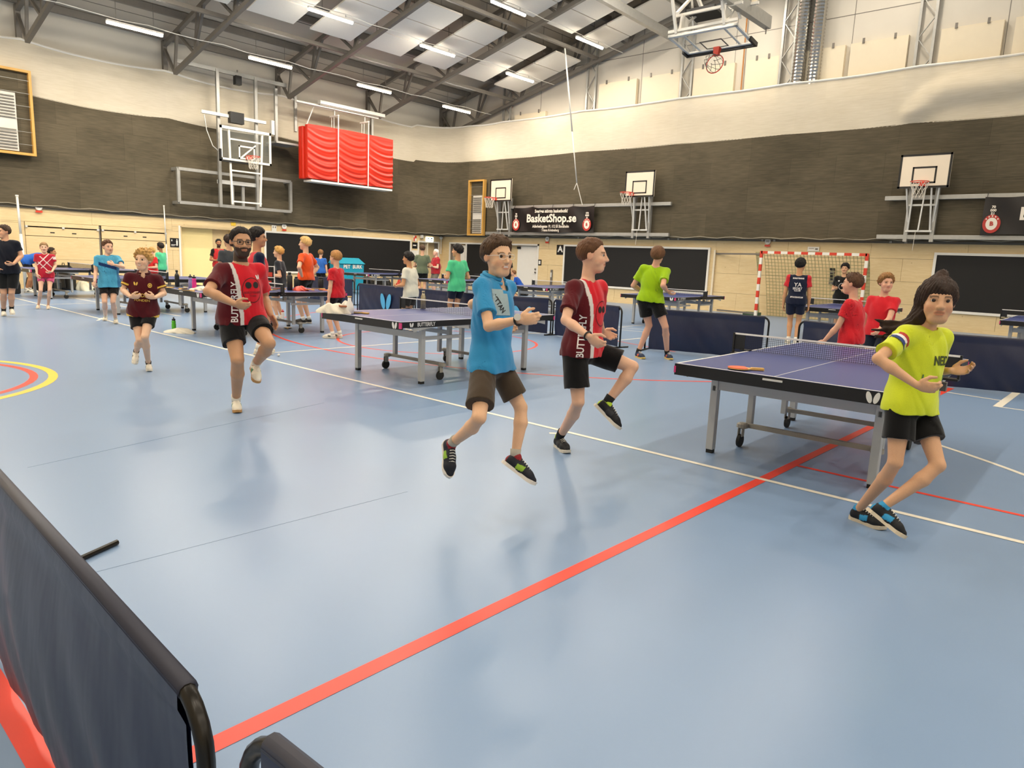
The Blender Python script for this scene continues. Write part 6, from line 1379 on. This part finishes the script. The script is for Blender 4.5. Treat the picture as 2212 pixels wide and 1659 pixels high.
build_person(pose_px(dict(label='boy in a light blue shirt with a navy chest band', hh=.23, vox=.0075, build=.9, skin='#D9AB8E', hair_col='#5A3A24', shirt=band, shorts='#0F0D0E', shoe=shoe_fn('#DCD5C2', '#5A5A50'), sock='#D8D3C8', sockh=.16, loose=.03, hair=SHORT, shortlen=.62, hem=.12, flat={'L': 1, 'R': 1}), g8, 1.56, (232, 550), (236, 607), (233, 534),
    {'L': ((266, 577, -1), (246, 572, -1), (231, 566, 0)), 'R': ((207, 586, 0), (205, 608, -1), (203, 617, 0))}, {'R': ((226, 652, -1), (228, 684, 1), (212, 706, -1)), 'L': ((244, 652, -1), (250, 690, 1), (253, 712, -1))}, 6, 0, 24))
# ---- 25 player in neon green
g25 = on_floor(1412, 777)
build_person(pose_px(dict(label='player in a neon green shirt seen from behind', hh=.245, vox=.0065, build=1.0, skin='#D6A184', hair_col='#5E3F26', shirt='#98BE12', shorts='#0C0B0A', shoe=shoe_fn('#22304A', '#C0583A'), sole='#D9B866', sock='#0E0E10', sockh=.14, loose=.028, hair=dict(t=.03, front=.06, side=-.02, back=-.09, tufts=60, tlen=.028, tout=.5, tdown=.4), sleeve=.66, shortlen=.6, flare=1.4, hem=.04, flat={'L': 1, 'R': 1}), g25, 1.78, (1416, 573), (1404, 646), (1421, 552),
    {'L': ((1368, 617, 1), (1390, 632, 1), (1400, 634, 0)), 'R': ((1432, 617, -1), (1441, 629, 1), (1445, 632, 0))}, {'L': ((1402, 703, 1), (1378, 762, -1), (1388, 776, 1), (1364, 768)), 'R': ((1437, 706, 1), (1441, 764, -1), (1467, 783, -1), (1429, 771))}, 172, 172, 168))
# ---- the others
def bg(label, g, H, view, shirt, shorts, hair, hc, arms=('down', 'down'), skin='#D2A080', hview=None, vox=.0105, lean=0., shoe=W_SH, sock='#D8D3C8', **kw):
    pk = {q: kw.pop(q) for q in ('twist', 'legs', 'pel_z', 'neck_up', 'stance', 'hh') if q in kw}
    S = dict(label=label, vox=vox, skin=skin, hair_col=hc, shirt=shirt, shorts=shorts, hair=hair, shoe=shoe, sock=sock, loose=.026, shortlen=.65, **kw) if 'shortlen' not in kw else dict(label=label, vox=vox, skin=skin, hair_col=hc, shirt=shirt, shorts=shorts, hair=hair, shoe=shoe, sock=sock, loose=.026, **kw)
    return build_person(pose_std(S, g, H, view, arms[0], arms[1], hview, lean, **pk))
LONGISH = dict(t=.024, front=.074, side=-.012, back=-.07, tufts=80, tlen=.042, tout=.75, tdown=.2, fsw=.2, rough=1.8); THICK = dict(t=.026, front=.068, side=.0, back=-.06, tufts=80, tlen=.038, tout=.8, tdown=.1, top=.008, rough=1.8)
bg('boy in a red shirt with red shoes beside the nearest table net', on_floor(1822, 872), 1.47, -105, '#C8202A', '#141216', SHORT, '#4A301C', (((.1, .35, -1), (.05, .6, -.8)), 'down'), '#D6A286', vox=.0065, shoe=shoe_fn('#D8402E', '#B0281C'), sole='#D9CFC0', lean=.08, hh=.23)
bg('boy in a red shirt with white mark, standing behind the other boy in red', (-2.62, 10.0), 1.49, -25, '#C8202A', '#101828', LONGISH, '#8A6236', ('front', 'down'), '#D6A286', hview=20, vox=.008, hh=.22)
bg('boy with fair brown hair in a red shirt at the corner of the second table', on_floor(727, 731), 1.49, -120, '#C4202A', '#121014', dict(t=.016, front=.06, side=-.01, back=-.06, tufts=20, tlen=.02), '#9C6F3E', ('down', 'low'), '#D8A88A', hview=-128, vox=.0075, hh=.23, loose=.03) if False else bg('boy with fair brown hair in a red shirt at the corner of the second table', on_floor(727, 731), 1.49, -120, '#C4202A', '#121014', dict(t=.016, front=.06, side=-.01, back=-.06, tufts=20, tlen=.02), '#9C6F3E', ('down', 'low'), '#D8A88A', hview=-128, vox=.0075, hh=.23)
bg('tall boy in orange with hands on his hips', on_floor(662, 699), 1.76, -118, '#E2501C', '#0D0C0C', LONGISH, '#C9A468', ('hips', 'hips'), '#DDB090', hview=-100, vox=.0085, shoe=shoe_fn('#2A2622', '#3A3632'), hem=.03)
bg('boy in mint green standing with one arm bent, seen from behind', on_floor(985, 708), 1.74, -140, '#4FBF88', '#131A2E', THICK, '#15100E', ('hold', 'bent'), '#C99670', hview=-110, vox=.0085, hem=.14)
bg('boy with black hair in a white shirt behind the second table net', (-10.5, 8.72), 1.54, -118, '#D5D2C2', '#16120F', THICK, '#130F0D', ('hold', 'bent'), '#C08C64', hview=-110, vox=.0085, lean=.1, hem=.12)
bg('blond boy in a charcoal shirt beside the strewn table', (-13.75, 7.85), 1.55, -105, '#2B2F36', '#15181F', LONGISH, '#B98F4E', ('bent', 'bent'), '#DBAE8C', vox=.0085, hem=.12)
bg('man in a red shirt with navy shoulders partly hidden by the man with glasses', (-9.5, 5.08), 1.77, 100, two('#C92530', '#131A33', .8), '#16161A', THICK, '#17100D', ('down', 'down'), '#C08A66', hview=80, vox=.0085)
bg('dark haired person in grey behind the man with glasses', (-15.0, 7.38), 1.75, -150, '#3A3D40', '#1A1A1C', LONGISH, '#2A1C14', ('down', 'down'), '#C79A78')
bg('man in a red shirt with black sleeves by the lit doorway', (-23.4, 11.15), 1.75, 12, two('#B32A2C', '#151212', .85), '#151313', SHORT, '#14100D', ('hold', 'hold'), '#A87452', beard='#17110D')
bg('boy in blue and black shorts in front of the long left wall board', (-22.0, 14.15), 1.54, 160, '#2C5CA4', '#0E0E10', LONGISH, '#7A5632', ('back', 'down'), '#D2A080')
bg('man in olive shirt seen from behind by the corner door', (-19.0, 16.25), 1.85, 175, '#5C6550', '#12110F', SHORT, '#4A3626', ('hold', 'hold'), '#CFA080', vox=.012)
bg('white haired man in a red polo with arms crossed', (-20.2, 17.95), 1.75, -60, '#A0222B', '#6B655B', dict(t=.006, front=.075, side=.0, back=-.05), '#D8D2C8', ('cross', 'cross'), '#DDAE94', vox=.012, belly=.06, shortlen=.97, collar='#A0222B')
bg('person in a mint shirt beyond the child in maroon', (-22.6, 8.97), 1.54, -125, '#4FB989', '#2A3A34', THICK, '#1A120E', ('hold', 'down'), '#9A6A48', vox=.012)
bg('child in red beside the person in mint', (-21.4, 8.25), 1.40, -60, '#C62A2A', '#1A1A1A', LONGISH, '#B08A4C', ('hold', 'hold'), '#D9AB8C', vox=.012)
bg('person in blue bending over the far left table', (-23.7, 5.72), 1.7, 80, '#2A5FB4', '#131214', SHORT, '#2A1D14', ('front', 'front'), '#B57F58', vox=.012, lean=1.25)
bg('person in black half hidden behind the face of the boy in blue', (-19.6, 21.2), 1.7, 165, '#141213', '#151414', SHORT, '#1A1310', ('down', 'down'), '#C99A78', vox=.012)
bg('boy in a blue shirt crouching in front of the white door', (-17.9, 20.2), 1.45, -100, '#1E4DA6', '#15182A', SHORT, '#6A4526', ('low', 'low'), '#D2A080', vox=.011, lean=.55, pel_z=.33)
I = bg('player in navy with red sleeves seen from behind before the goal', (-5.5, 14.75), 1.74, 178, two('#151B30', '#C02A30', .95), '#151B30', THICK, '#0F0C0B', ('down', 'down'), '#C79268', vox=.0085, decal=1, hview=160)
C, ch = I['C'], I['chest']; up = C[2]
for s_, sz_, dy in (('YA', .11, -.0), ('SPORT', .06, -.075), ('CLUB', .05, -.115), ('BORDTENNIS', .035, .13), ('STOCKHOLM', .04, -.25)): decal(I, I['shirt'], ch-C[1]*.15+up*dy, -C[0], up, txt(s_, sz_, 1, .0015), INKW, 'back_lettering')
I = bg('player in a black shirt facing the camera before the goal', (-6.05, 19.3), 1.73, -12, '#111111', '#121214', THICK, '#14100E', ('hold', 'bent'), '#D0A07C', vox=.009, decal=1)
C, ch = I['C'], I['chest']; up = C[2]; decal(I, I['shirt'], ch-up*.06, C[0], up, annulus(.07, .078, 30, 1.1), INKW, 'chest_ring'); decal(I, I['shirt'], ch+C[0]*.09+up*.08, C[0], up, fan(ellipse(0, 0, .025, .03)), INKW, 'crest'); decal(I, I['shirt'], ch-C[0]*.09+up*.08, C[0], up, [q for w in wings(.04) for q in fan(w)], INKW, 'chest_mark')
